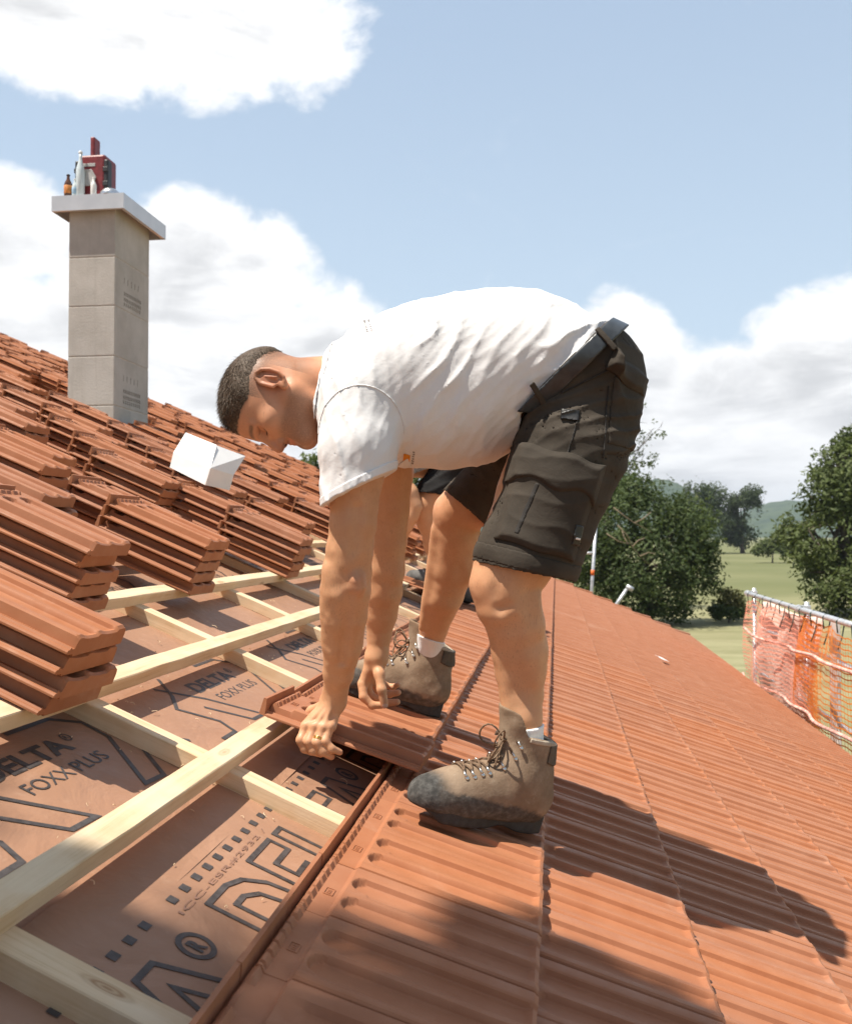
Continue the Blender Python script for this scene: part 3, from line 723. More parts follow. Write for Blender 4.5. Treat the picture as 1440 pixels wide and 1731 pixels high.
tree('open_tree', 'tall thin tree with sparse open branches against the clouds beside the worker', 'tree', [(1076, 712, 30), (1102, 735, 25), (1060, 770, 38), (1083, 668, 20), (1040, 740, 40), (1020, 690, 45), (1118, 725, 14), (1090, 775, 22), (1000, 640, 40), (980, 720, 50), (1050, 810, 30), (1065, 650, 16)], 70, 965, 3000, .15, MAT['leaf_mid'], 22, None, .2, .05)
tree('round_tree', 'larger rounded far tree at the end of the meadow', 'tree', [(1182, 852, 38), (1158, 872, 34), (1205, 845, 30), (1190, 895, 36), (1216, 880, 24), (1150, 905, 26), (1175, 832, 22)], 300, 1188, 9000, .50, MAT['leaf_far'], 23, 'far trees at the end of the meadow', .7, -.25)
tree('round_tree', 'narrower dark far tree right of the rounded one', 'tree', [(1259, 858, 27), (1244, 880, 24), (1271, 838, 19), (1256, 903, 26), (1245, 845, 14), (1238, 905, 18)], 305, 1255, 7000, .50, MAT['leaf_far'], 24, 'far trees at the end of the meadow', .6, -.25)
tree('leafy_tree', 'big leafy tree at the right edge behind the orange net', 'tree', [(1412, 832, 54), (1384, 872, 46), (1350, 893, 34), (1440, 800, 60), (1402, 790, 32), (1428, 748, 26), (1372, 925, 42), (1425, 940, 66), (1394, 985, 46), (1440, 1000, 60), (1328, 902, 20), (1500, 850, 110), (1510, 960, 100), (1470, 760, 50), (1366, 962, 26)], 66, 1470, 24000, .19, MAT['leaf_mid'], 25, None, .4, -.18)
tree('hedge_bush', 'low olive bush on the far meadow left of the big leafy tree', 'bush', [(1296, 925, 15), (1316, 915, 20), (1280, 930, 10), (1332, 925, 18)], 200, 1305, 2200, .42, MAT['leaf_mid'], 26, None, .15, -.3, limbs=False)
tree('shrub', 'small yellowish shrub at the foot of the dark bushy tree', 'bush', [(1236, 1017, 22), (1218, 1028, 17), (1249, 1028, 14), (1226, 1006, 14)], 63, 1235, 1500, .15, MAT['leaf_dry'], 27, None, .06, -.3, limbs=False)
tree('shrub', 'low dark green shrub at the corner of the mown grass', 'bush', [(1212, 1034, 14), (1236, 1036, 12), (1252, 1038, 9)], 61.5, 1228, 900, .14, MAT['leaf_dark'], 28, None, .05, -.3, limbs=False)
tree('garden_tree', 'green tree behind the house seen under the chin of the front worker', 'tree', [(524, 803, 36), (560, 800, 44), (620, 805, 50), (690, 820, 50), (735, 835, 44), (800, 830, 50), (500, 830, 30)], 45, 640, 7000, .17, MAT['leaf_mid'], 29, None, .22, -.25)

# the tree that stands behind the photographer and shades the near tiles
LD = np.array(SUN_DIR)
def shade_at(px, py, dist):
    r = _F + _R * (px - 720) / 1600 + _U * (865.5 - py) / 1600; nrm = np.array([ST, 0, CT]); p0 = np.array(RP(0, 0, 0)) - [0, 0, ZC]
    p = r * ((p0 @ nrm) / (r @ nrm)) + [0, 0, ZC]; return p - LD * dist
sb = [(shade_at(x, y, 7 + q), r) for x, y, r, q in ((855, 1575, .105, .0), (830, 1650, .12, .2), (775, 1725, .13, .1), (965, 1600, .10, .3), (1055, 1655, .10, .0), (985, 1700, .13, .2), (900, 1740, .14, .4), (1130, 1720, .11, .1), (860, 1820, .16, 0), (1040, 1790, .16, .2), (700, 1800, .12, .1),
      (55, 1405, .12, .4), (140, 1415, .10, .2), (215, 1445, .08, .3), (20, 1480, .14, .1), (110, 1490, .10, 0), (-90, 1450, .2, 0))]
st_ = tag(empty('shade_tree', (-4.6, -2.6, 0)), 'tall tree close behind the photographer whose branches shade the near tiles', 'tree')
V, F = crown_mesh([(p[0], p[1], p[2], r) for p, r in sb], 9000, .042, 41, -2.0)
V2_, F2_ = crown_mesh([(-4.6, -2.8, 13.6, 1.3), (-5.6, -3.6, 12.6, 1.3), (-3.9, -3.8, 12.4, 1.2), (-4.8, -2.2, 15.0, 1.2), (-6.0, -2.4, 14.2, 1.0)], 9000, .11, 42, -.4)
link('crown', np_mesh('crown', np.concatenate([V, V2_]), np.concatenate([F, F2_ + len(V)]), False), MAT['leaf_mid'], st_)
tk = MB(); tk.tube([(-4.6, -2.6, -.1), (-4.55, -2.6, 5), (-4.7, -2.7, 10), (-4.8, -2.6, 14.5)], [.28, .22, .15, .05], 10); tko = tk.build('trunk', MAT['bark'], st_, True)
lb = MB()
for p, r in sb: a = Vector((-4.7, -2.7, 10.2 + .12 * (p[0] % 1) * 5)); e = Vector(p); m_ = a.lerp(e, .55) + Vector((0, 0, .35)); lb.tube([a, m_, e], [.045, .022, .008], 6)
lb.build('limbs', MAT['bark'], tko, True)

# the air over the valley
hz = MB().box((-4100, -130, -1.6), (4100, 6600, 300)).build('haze', None)
hm = bpy.data.materials.new('haze'); hm.use_nodes = True; ht = NT(hm.node_tree); ht.n.clear()
pv = ht.node('ShaderNodeVolumePrincipled', {'Color': (.80, .88, 1.0), 'Density': .00013, 'Anisotropy': .2}); ht.l.new(pv.outputs[0], ht.node('ShaderNodeOutputMaterial').inputs['Volume'])
hz.data.materials.append(hm); hz['kind'] = 'stuff'

# ================================================================== people: bodies grown from distance fields
def seg(P, a, b, ra, rb):
    a = np.asarray(a, float); b = np.asarray(b, float); d = b - a; h = np.clip(((P - a) @ d) / max(1e-12, d @ d), 0, 1)
    return np.linalg.norm(P - a - h[:, None] * d, axis=1) - (ra + (rb - ra) * h)
def ell(P, c, r):
    p = P - np.asarray(c, float); r = np.asarray(r, float)
    k0 = np.linalg.norm(p / r, axis=1); k1 = np.linalg.norm(p / (r * r), axis=1); return k0 * (k0 - 1) / np.maximum(k1, 1e-9)
def smin(a, b, k): h = np.maximum(k - np.abs(a - b), 0) / k; return np.minimum(a, b) - h * h * k * .25
def smax(a, b, k): return -smin(-a, -b, k)
def chain(P, pts, k=.02):
    d = None
    for (a, ra), (b, rb) in zip(pts[:-1], pts[1:]):
        e = seg(P, a, b, ra, rb); d = e if d is None else smin(d, e, k)
    return d
def sstep(a, b, x): t = np.clip((x - a) / (b - a), 0, 1); return t * t * (3 - 2 * t)
def mesh_sdf(fn, lo, hi, h, slack=1.6):
    """surface nets over a narrow band"""
    lo = np.asarray(lo, float); hi = np.asarray(hi, float); B = 6
    nb = np.ceil((hi - lo) / (h * B)).astype(int); n = nb * B + 1
    bc = np.stack(np.meshgrid(*[np.arange(k) for k in nb], indexing='ij'), -1).reshape(-1, 3)
    dc = fn(lo + (bc + .5) * B * h)
    act = np.abs(dc) < B * h * .87 * slack
    val = np.where(np.repeat(np.repeat(np.repeat(dc.reshape(nb), B, 0), B, 1), B, 2) < 0, -1., 1.).astype(np.float32)
    V = np.ones(n, np.float32); V[:-1, :-1, :-1] = val
    msk = np.zeros(n, bool); off = np.stack(np.meshgrid(*[np.arange(B + 1)] * 3, indexing='ij'), -1).reshape(-1, 3)
    idx = (bc[act][:, None, :] * B + off[None]).reshape(-1, 3); msk[idx[:, 0], idx[:, 1], idx[:, 2]] = True
    I = np.argwhere(msk)
    for s in range(0, len(I), 400000):
        q = I[s:s + 400000]; V[q[:, 0], q[:, 1], q[:, 2]] = fn(lo + q * h)
    ins = V < 0; c = None; a_ = np.ones(np.array(n) - 1, bool); o_ = np.zeros(np.array(n) - 1, bool)
    for dx in (0, 1):
        for dy in (0, 1):
            for dz in (0, 1):
                q = ins[dx:n[0] - 1 + dx, dy:n[1] - 1 + dy, dz:n[2] - 1 + dz]; a_ &= q; o_ |= q
    cells = np.argwhere(o_ & ~a_); cid = -np.ones(np.array(n) - 1, np.int32); cid[cells[:, 0], cells[:, 1], cells[:, 2]] = np.arange(len(cells))
    acc = np.zeros((len(cells), 3)); cnt = np.zeros(len(cells))
    C = np.array([(i, j, k) for i in (0, 1) for j in (0, 1) for k in (0, 1)])
    for i in range(8):
        for j in range(i + 1, 8):
            if np.abs(C[i] - C[j]).sum() != 1: continue
            p, q = cells + C[i], cells + C[j]; va = V[p[:, 0], p[:, 1], p[:, 2]]; vb = V[q[:, 0], q[:, 1], q[:, 2]]
            x = (va < 0) != (vb < 0); t = np.zeros(len(cells)); t[x] = va[x] / (va[x] - vb[x])
            acc[x] += (C[i] + (C[j] - C[i]) * t[:, None])[x]; cnt[x] += 1
    pts = lo + (cells + acc / np.maximum(cnt, 1)[:, None]) * h
    F = []
    for ax in range(3):
        b, c = (ax + 1) % 3, (ax + 2) % 3
        s0 = [slice(None)] * 3; s1 = [slice(None)] * 3; s0[ax] = slice(0, n[ax] - 1); s1[ax] = slice(1, n[ax])
        A, Bv = ins[tuple(s0)], ins[tuple(s1)]; e = np.argwhere(A != Bv); e = e[(e[:, b] > 0) & (e[:, c] > 0) & (e[:, b] < n[b] - 1) & (e[:, c] < n[c] - 1)]
        fl = A[e[:, 0], e[:, 1], e[:, 2]]; q = []
        for db, dcx in ((-1, -1), (0, -1), (0, 0), (-1, 0)):
            g = e.copy(); g[:, b] += db; g[:, c] += dcx; q.append(cid[g[:, 0], g[:, 1], g[:, 2]])
        q = np.stack(q, 1); q[~fl] = q[~fl][:, ::-1]; F.append(q)
    F = np.concatenate(F); F = F[(F >= 0).all(1)]
    return pts, F
def plane(P, p, nrm): nrm = np.asarray(nrm, float); nrm = nrm / np.linalg.norm(nrm); return (P - np.asarray(p, float)) @ nrm
def join(parts):
    V, F, b = [], [], 0
    for v, f in parts: V.append(v); F.append(f + b); b += len(v)
    return np.concatenate(V), np.concatenate(F)
def attr(me, name, vals):
    a = me.attributes.new(name, 'FLOAT', 'POINT'); a.data.foreach_set('value', np.asarray(vals, np.float32))

# ---- materials
def skin_mat():
    m, t = new_mat('skin')
    A = lambda n: t.node('ShaderNodeAttribute', attribute_name=n).outputs['Fac']
    n1 = t.noise(t.pos, 22, 5, .6); n2 = t.noise(t.pos, 160, 4, .65); n3 = t.noise(t.pos, 520, 3, .7)
    col = t.mix(t.ramp(n1, .25, .75), (.57, .295, .157), (.625, .340, .188))
    col = t.mix(t.m('MULTIPLY', t.ramp(n2, .52, .72), .16), col, (.47, .215, .12))
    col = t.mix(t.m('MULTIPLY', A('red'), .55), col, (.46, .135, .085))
    hairs = t.noise(t.mapping(t.pos, (420, 420, 70), rot=(.15, .25, 0)), 1.0, 3, .65); patchy = t.ramp(t.noise(t.pos, 11, 3, .6), .35, .65)
    col = t.mix(t.m('MULTIPLY', t.m('MULTIPLY', t.ramp(hairs, .56, .70), patchy), .42), col, (.20, .105, .055))
    st = t.m('MULTIPLY', A('stubble'), t.m('ADD', .40, t.m('MULTIPLY', t.ramp(n3, .30, .58), .60))); col = t.mix(t.m('MULTIPLY', st, .80), col, (.085, .058, .042))
    col = t.mix(A('nail'), col, (.62, .40, .31)); col = t.mix(A('dark'), col, (.03, .018, .012))
    t.put(t.b.inputs['Base Color'], col); t.put(t.b.inputs['Roughness'], t.ramp(n2, .3, .7, .42, .58))
    t.b.inputs['Subsurface Weight'].default_value = .12; t.b.inputs['Subsurface Radius'].default_value = (.012, .005, .003); t.b.inputs['Subsurface Scale'].default_value = .5
    t.b.inputs['Specular IOR Level'].default_value = .42
    bump(t, t.m('ADD', t.m('ADD', t.m('MULTIPLY', n2, .35), t.m('MULTIPLY', n3, .35)), t.m('MULTIPLY', hairs, .25)), .42, .0016)
    return m
MAT['skin'] = skin_mat()
def cloth(name, col, var, weave=900, rough=.85, wr=.5, sheen=.0, wd=.004):
    m, t = new_mat(name)
    a = t.noise(t.pos, 6, 5, .6); b = t.noise(t.mapping(t.pos, (1, 1, 1)), weave, 2, .6); c = t.noise(t.pos, 42, 5, .62, .6); d = t.noise(t.pos, 15, 4, .6, .9)
    dk = tuple(x * (1 - var) for x in col); lt = tuple(min(1, x * (1 + var)) for x in col)
    k = t.mix(t.ramp(a, .3, .7), dk, lt); k = t.mix(t.m('MULTIPLY', t.ramp(b, .4, .7), .22), k, lt)
    t.put(t.b.inputs['Base Color'], k); t.b.inputs['Roughness'].default_value = rough; t.b.inputs['Specular IOR Level'].default_value = .2
    t.b.inputs['Sheen Weight'].default_value = sheen
    bump(t, t.m('ADD', t.m('ADD', t.m('MULTIPLY', c, .7), t.m('MULTIPLY', d, 1.2)), t.m('MULTIPLY', b, .10)), wr, wd); return m
MAT['shirt'] = cloth('white_cotton', (.765, .755, .755), .02, wr=.30)
MAT['shorts'] = cloth('olive_canvas', (.056, .046, .036), .28, wr=.42)
MAT['shorts_dark'] = cloth('black_canvas', (.020, .019, .019), .2, wr=.45)
MAT['sock'] = cloth('white_sock', (.82, .81, .80), .03, weave=500, wr=.6)
MAT['belt'] = simple('belt_leather', (.035, .040, .045), .36, var=.25, scale=40, bstr=.2, bdist=.001)
MAT['thread'] = simple('dark_thread', (.022, .018, .015), .8)
MAT['lace'] = simple('boot_lace', (.17, .105, .062), .85, var=.45, scale=260, bstr=.5, bdist=.001)
MAT['steel'] = simple('steel_hook', (.62, .61, .58), .3, metal=.9, var=.1)
MAT['gold'] = simple('gold', (.85, .55, .18), .25, metal=1.0, var=.05)
MAT['rubber'] = simple('boot_rubber', (.030, .030, .031), .7, var=.35, scale=60, bstr=.4)
MAT['orange'] = simple('orange_print', (.75, .28, .02), .8, var=.06)
MAT['print'] = simple('grey_print', (.30, .27, .26), .8, var=.2)
MAT['label'] = simple('black_patch', (.018, .018, .018), .4, var=.3)
def leather():
    m, t = new_mat('boot_leather')
    a = t.noise(t.obj, 14, 6, .65); b = t.noise(t.obj, 70, 5, .65); s = t.node('ShaderNodeSeparateXYZ', {0: t.obj})
    col = t.mix(t.ramp(a, .3, .7), (.205, .138, .090), (.310, .228, .160))
    col = t.mix(t.m('MULTIPLY', t.ramp(b, .55, .8), .5), col, (.42, .34, .265))
    wob = t.m('MULTIPLY', t.m('SUBTRACT', a, .5), .06)
    toe = t.ramp(t.m('ADD', s.outputs[0], t.m('ADD', wob, t.m('MULTIPLY', s.outputs[2], -.25))), .230, .264)
    low = t.ramp(t.m('ADD', s.outputs[2], t.m('ADD', t.m('MULTIPLY', s.outputs[0], -.10), t.m('MULTIPLY', wob, .6))), .053, .042)
    rub = t.mix(t.ramp(b, .35, .75), (.052, .050, .047), (.130, .125, .117))
    col = t.mix(t.m('MAXIMUM', toe, t.m('MULTIPLY', low, .9)), col, rub)
    t.put(t.b.inputs['Base Color'], col); t.b.inputs['Roughness'].default_value = .86; t.b.inputs['Specular IOR Level'].default_value = .12
    bump(t, t.m('ADD', b, t.m('MULTIPLY', t.noise(t.obj, 260, 4, .65), .4)), .45, .003); return m
MAT['leather'] = leather()
MAT['leather_dark'] = simple('boot_collar', (.085, .062, .042), .8, var=.3, scale=40, bstr=.3)
MAT['lining'] = simple('boot_lining', (.42, .35, .27), .9, var=.15, scale=60)
def hair_mat():
    m, t = new_mat('hair')
    n = t.noise(t.pos, 300, 3, .6); rnd = t.noise(t.pos, 40, 3, .6)
    t.put(t.b.inputs['Base Color'], t.mix(t.ramp(n, .3, .7), (.048, .031, .020), t.mix(t.ramp(rnd, .4, .6), (.105, .070, .046), (.18, .135, .098))))
    t.b.inputs['Roughness'].default_value = .62; t.b.inputs['Specular IOR Level'].default_value = .25; return m
MAT['hair'] = hair_mat()

# ---- the head, built in its own frame: x out of the face, y to the left ear, z to the crown
def head_sdf(q):
    ay = np.abs(q[:, 1]); m = q.copy(); m[:, 1] = ay
    d = ell(q, (.012, 0, .052), (.109, .079, .086))
    d = smin(d, ell(q, (.044, 0, -.012), (.070, .061, .082)), .03)
    d = smin(d, seg(m, (.000, .052, -.040), (.082, .020, -.080), .019, .017), .03)
    d = smin(d, seg(q, (.091, -.012, -.080), (.091, .012, -.080), .0205, .0205), .022)
    d = smin(d, ell(m, (.074, .045, -.004), (.026, .022, .018)), .022)
    d = smin(d, seg(m, (.106, .010, .0305), (.092, .044, .0315), .0110, .0105), .010)
    d = smax(d, -ell(m, (.117, .034, .011), (.024, .020, .0125)), .010)
    d = smin(d, ell(m, (.0868, .033, .0115), (.0142, .0160, .0120)), .004)
    d = smax(d, -seg(m, (.1040, .022, .0045), (.0955, .046, .0055), .0013, .0013), .002)
    d = smin(d, seg(q, (.110, 0, .020), (.1255, 0, -.025), .0082, .0125), .010)
    d = smin(d, ell(m, (.112, .0125, -.029), (.011, .0085, .0085)), .007)
    d = smax(d, -ell(m, (.116, .0068, -.0395), (.006, .0034, .0045)), .003)
    d = smin(d, seg(m, (.1085, .0, -.0485), (.098, .022, -.053), .0058, .003), .005)
    d = smin(d, seg(m, (.1075, .0, -.0600), (.098, .020, -.0555), .0070, .003), .005)
    d = smax(d, -seg(m, (.116, 0, -.0542), (.099, .025, -.0550), .0012, .001), .0025)
    d = smax(d, -seg(q, (.117, 0, -.0705), (.117, .02, -.068), .008, .006), .010)
    return d
def ear_sdf(q):
    m = q.copy(); m[:, 1] = np.abs(q[:, 1])
    d = ell(m, (-.008, .081, .010), (.0175, .0075, .031))
    A = np.radians([200, 150, 110, 75, 40, 5, -30, -60, -88])
    hx = [(-.007 + .0205 * -math.cos(a) if False else -.007 - .0195 * math.cos(a + .0) * .95 + .0 * math.sin(a), .0845 + .007 * max(0, math.cos(a)), .011 + .0355 * math.sin(a)) for a in A]
    hel = None
    for i in range(len(hx) - 1):
        e = seg(m, hx[i], hx[i + 1], .0043, .0043); hel = e if hel is None else np.minimum(hel, e)
    d = smin(d, hel, .004)
    d = smin(d, ell(m, (.000, .082, -.022), (.0085, .005, .0105)), .006)
    d = smax(d, -ell(m, (-.002, .0905, .002), (.0075, .0085, .0125)), .004); d = smin(d, seg(m, (-.013, .0875, -.004), (-.010, .0885, .022), .0036, .0030), .004)
    d = smax(d, -seg(m, (-.016, .0915, .0), (-.010, .0915, .034), .0032, .0032), .003)
    d = smin(d, ell(m, (.0075, .0815, .002), (.0035, .0055, .0075)), .003)
    return d
def zline(x): return np.interp(x, [-.11, -.085, -.05, -.02, .005, .028, .045, .07, .10, .122], [.000, .022, .052, .060, .060, .052, .050, .062, .070, .076])
class Head:
    def __init__(s, O, fwd, up, sc=1.0):
        s.O = np.asarray(O, float); z = np.asarray(up, float); z /= np.linalg.norm(z); x = np.asarray(fwd, float); x -= z * (x @ z); x /= np.linalg.norm(x)
        s.A = np.stack([x, np.cross(z, x), z]); s.sc = sc
    def q(s, P): return ((P - s.O) @ s.A.T) / s.sc
    def w(s, q): return s.O + (np.asarray(q, float) * s.sc) @ s.A
    def sdf(s, P): return s.sc * head_sdf(s.q(P))
    def ears(s, P): return s.sc * ear_sdf(s.q(P))

def body_attrs(me, V, head, hands=(), knees=(), nails=()):
    q = head.q(V); n = len(V); m = np.abs(q[:, 1])
    near = np.linalg.norm(q, axis=1) < .2
    zl = zline(q[:, 0])
    fade = np.where((q[:, 0] < .040), sstep(-.052, .0, q[:, 2] - zl), sstep(-.008, .004, q[:, 2] - zl)) * (q[:, 0] > -.12)
    side = sstep(.03, .0, q[:, 0]) * sstep(-.075, -.03, q[:, 2]) * .6 * (q[:, 0] < -.045)
    beard = sstep(-.020, -.040, q[:, 2] + .16 * np.maximum(0, .07 - q[:, 0])) * sstep(-.01, .02, q[:, 0]) * sstep(-.16, -.12, q[:, 2]) * .62
    lips = np.exp(-(((q[:, 2] + .0545) / .0085) ** 2)) * (m < .024) * (q[:, 0] > .085)
    beard *= 1 - np.clip(lips * 1.2, 0, 1)
    brow = np.exp(-(((q[:, 2] - (.0335 + .004 * np.sin(m * 60))) / .0042) ** 2)) * sstep(.005, .010, m) * sstep(.056, .046, m) * (q[:, 0] > .06)
    stub = np.where(near, np.maximum.reduce([fade * .95, side, beard, brow * 1.9]), 0)
    ear = np.where(near, np.exp(-((np.linalg.norm(q - [-.006, .084, .01], axis=1) / .030) ** 2)), 0)
    lash_crease = np.where(near, np.exp(-(((q[:, 2] - .0045) / .0026) ** 2)) * (np.abs(m - .034) < .016) * (q[:, 0] > .075) + .45 * np.exp(-(((q[:, 2] - .0205) / .0014) ** 2)) * (np.abs(m - .034) < .014) * (q[:, 0] > .075), 0)  # lash line, plus the upper lid crease with its shade painted dark
    nos = np.where(near, (np.linalg.norm(np.stack([q[:, 0] - .1155, m - .0068, q[:, 2] + .038], 1), axis=1) < .0042), 0)
    red = np.clip(np.where(near & (q[:, 0] > -.09), .50, 0) + np.where(near, lips * .9, 0) + ear * .55 + np.where(near, np.exp(-((np.linalg.norm(q - [.125, 0, -.03], axis=1) / .018) ** 2)) * .5, 0), 0, 1)  # even head tint: tan plus shade put into the colour; lips, ears, nose redder
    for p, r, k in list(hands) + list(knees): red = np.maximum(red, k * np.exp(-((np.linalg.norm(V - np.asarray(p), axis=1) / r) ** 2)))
    nail = np.zeros(n)
    for p, r in nails: nail = np.maximum(nail, (np.linalg.norm(V - np.asarray(p), axis=1) < r).astype(float))
    attr(me, 'stubble', np.clip(stub, 0, 1)); attr(me, 'red', red); attr(me, 'nail', nail); attr(me, 'dark', np.clip(lash_crease * 1.0 + nos, 0, 1))
def hair_part(head, parent, h, n_strands, seed):
    def f(P):
        q = head.q(P); mm = q[:, 2] - zline(q[:, 0]) + .004 * vn(P, 300); t = .0095 * np.clip(mm / .045, -1.5, 1) + .0006 * vn(P, 420)
        back = sstep(-.02, -.09, q[:, 0]); t = t - back * .004
        return np.maximum((head.sdf(P) - t * head.sc), -(q[:, 2] - zline(q[:, 0]) + .012) * head.sc)
    lo = head.O - .16 * head.sc; hi = head.O + .16 * head.sc
    V, F = mesh_sdf(f, lo, hi, h)
    d = head.sdf(V); V, F = V, F
    o = link('hair', np_mesh('hair', V, F), MAT['hair'], parent)
    if n_strands:
        r = np.random.default_rng(seed); tri = r.integers(0, len(F), n_strands * 2); c = V[F[tri]].mean(1)
        e1 = V[F[tri, 1]] - V[F[tri, 0]]; e2 = V[F[tri, 2]] - V[F[tri, 0]]; nr = np.cross(e1, e2); nr /= np.maximum(1e-9, np.linalg.norm(nr, axis=1))[:, None]
        q = head.q(c); keep = (q[:, 2] - zline(q[:, 0]) > -.002); c, nr, q = c[keep][:n_strands], nr[keep][:n_strands], q[keep][:n_strands]
        top = sstep(.0, .05, q[:, 2] - zline(q[:, 0]))
        fw = head.A[0] * .9 - head.A[2] * .35
        dr = nr * .55 + fw * 1.0 * top[:, None] + (-head.A[2]) * (1 - top)[:, None] * .7 + r.normal(0, .16, c.shape); dr /= np.linalg.norm(dr, axis=1)[:, None]
        L = (.004 + .013 * top) * r.uniform(.6, 1.25, len(c)); side = np.cross(dr, r.normal(size=c.shape)); side /= np.linalg.norm(side, axis=1)[:, None]
        a = c - nr * .001; wdt = .00055; VV = np.stack([a - side * wdt, a + side * wdt, a + dr * L[:, None]], 1).reshape(-1, 3)
        s_ = link('hair_strands', np_mesh('hair_strands', VV, np.arange(len(VV)).reshape(-1, 3), False), MAT['hair'], o)
        s_['kind'] = 'stuff'
    return o

# ---- work boots: own frame, x to the toe, z up, heel at the origin
YS = [0.0]
def boot_upper(P):
    p = P.copy()
    cy = .006 * np.sin(np.clip(p[:, 0], 0, .3) * 9)
    p[:, 1] = p[:, 1] - cy
    d = chain(p, [((.048, 0, .060), .041), ((.110, 0, .062), .044), ((.165, 0, .055), .045), ((.215, 0, .046), .0455), ((.258, 0, .040), .039), ((.278, 0, .038), .034)], .03)
    d = smin(d, seg(p, (.095, 0, .115), (.215, 0, .066), .038, .034), .03)
    sh = np.stack([(p[:, 0] - (.052 + .22 * np.maximum(0, p[:, 2] - .085))) / 1.32, p[:, 1] - YS[0] * np.maximum(0, p[:, 2] - .09), p[:, 2]], 1)
    d = smin(d, seg(sh, (0, 0, .07), (0, 0, .24), .047, .0535), .04)
    d = smax(d, -(p[:, 2] - .020), .006)
    top = .200 + .040 * sstep(.100, .135, p[:, 0]) - .010 * sstep(.05, .0, p[:, 0])
    d = np.maximum(d, p[:, 2] - top)
    inner = np.maximum(seg(sh, (0, 0, .09), (0, 0, .28), .040, .0465), -(p[:, 2] - .10))
    d = smax(d, -inner, .004)
    return d + .0016 * vn(P, 38) + .0022 * vn(P, 17, 3.1) * sstep(.25, .1, P[:, 0])
def boot_sole(P):
    x = P[:, 0]; half = np.interp(x, [-.006, .0, .03, .07, .12, .17, .215, .255, .285, .300, .306], [0, .026, .036, .036, .034, .042, .0485, .044, .030, .014, 0]); cy = .006 * np.sin(np.clip(x, 0, .3) * 9)
    d = np.maximum(np.abs(P[:, 1] - cy) - half, np.maximum(-(x + .006), x - .306)) * .75
    z0 = .030 * sstep(.245, .31, x); zt_ = .041 + .020 * sstep(.22, .30, x); arch = .010 * np.exp(-((x - .105) / .028) ** 2)
    d = smax(d, np.maximum(z0 + arch - P[:, 2], P[:, 2] - zt_), .005)
    lug = (np.sin(x * 2 * math.pi / .0165) > .35) & (P[:, 2] < z0 + .016) & (np.abs(P[:, 1] - cy) > half - .010)
    return np.where(lug, np.maximum(d, -(np.abs(P[:, 1] - cy) - half + .0065)), d)
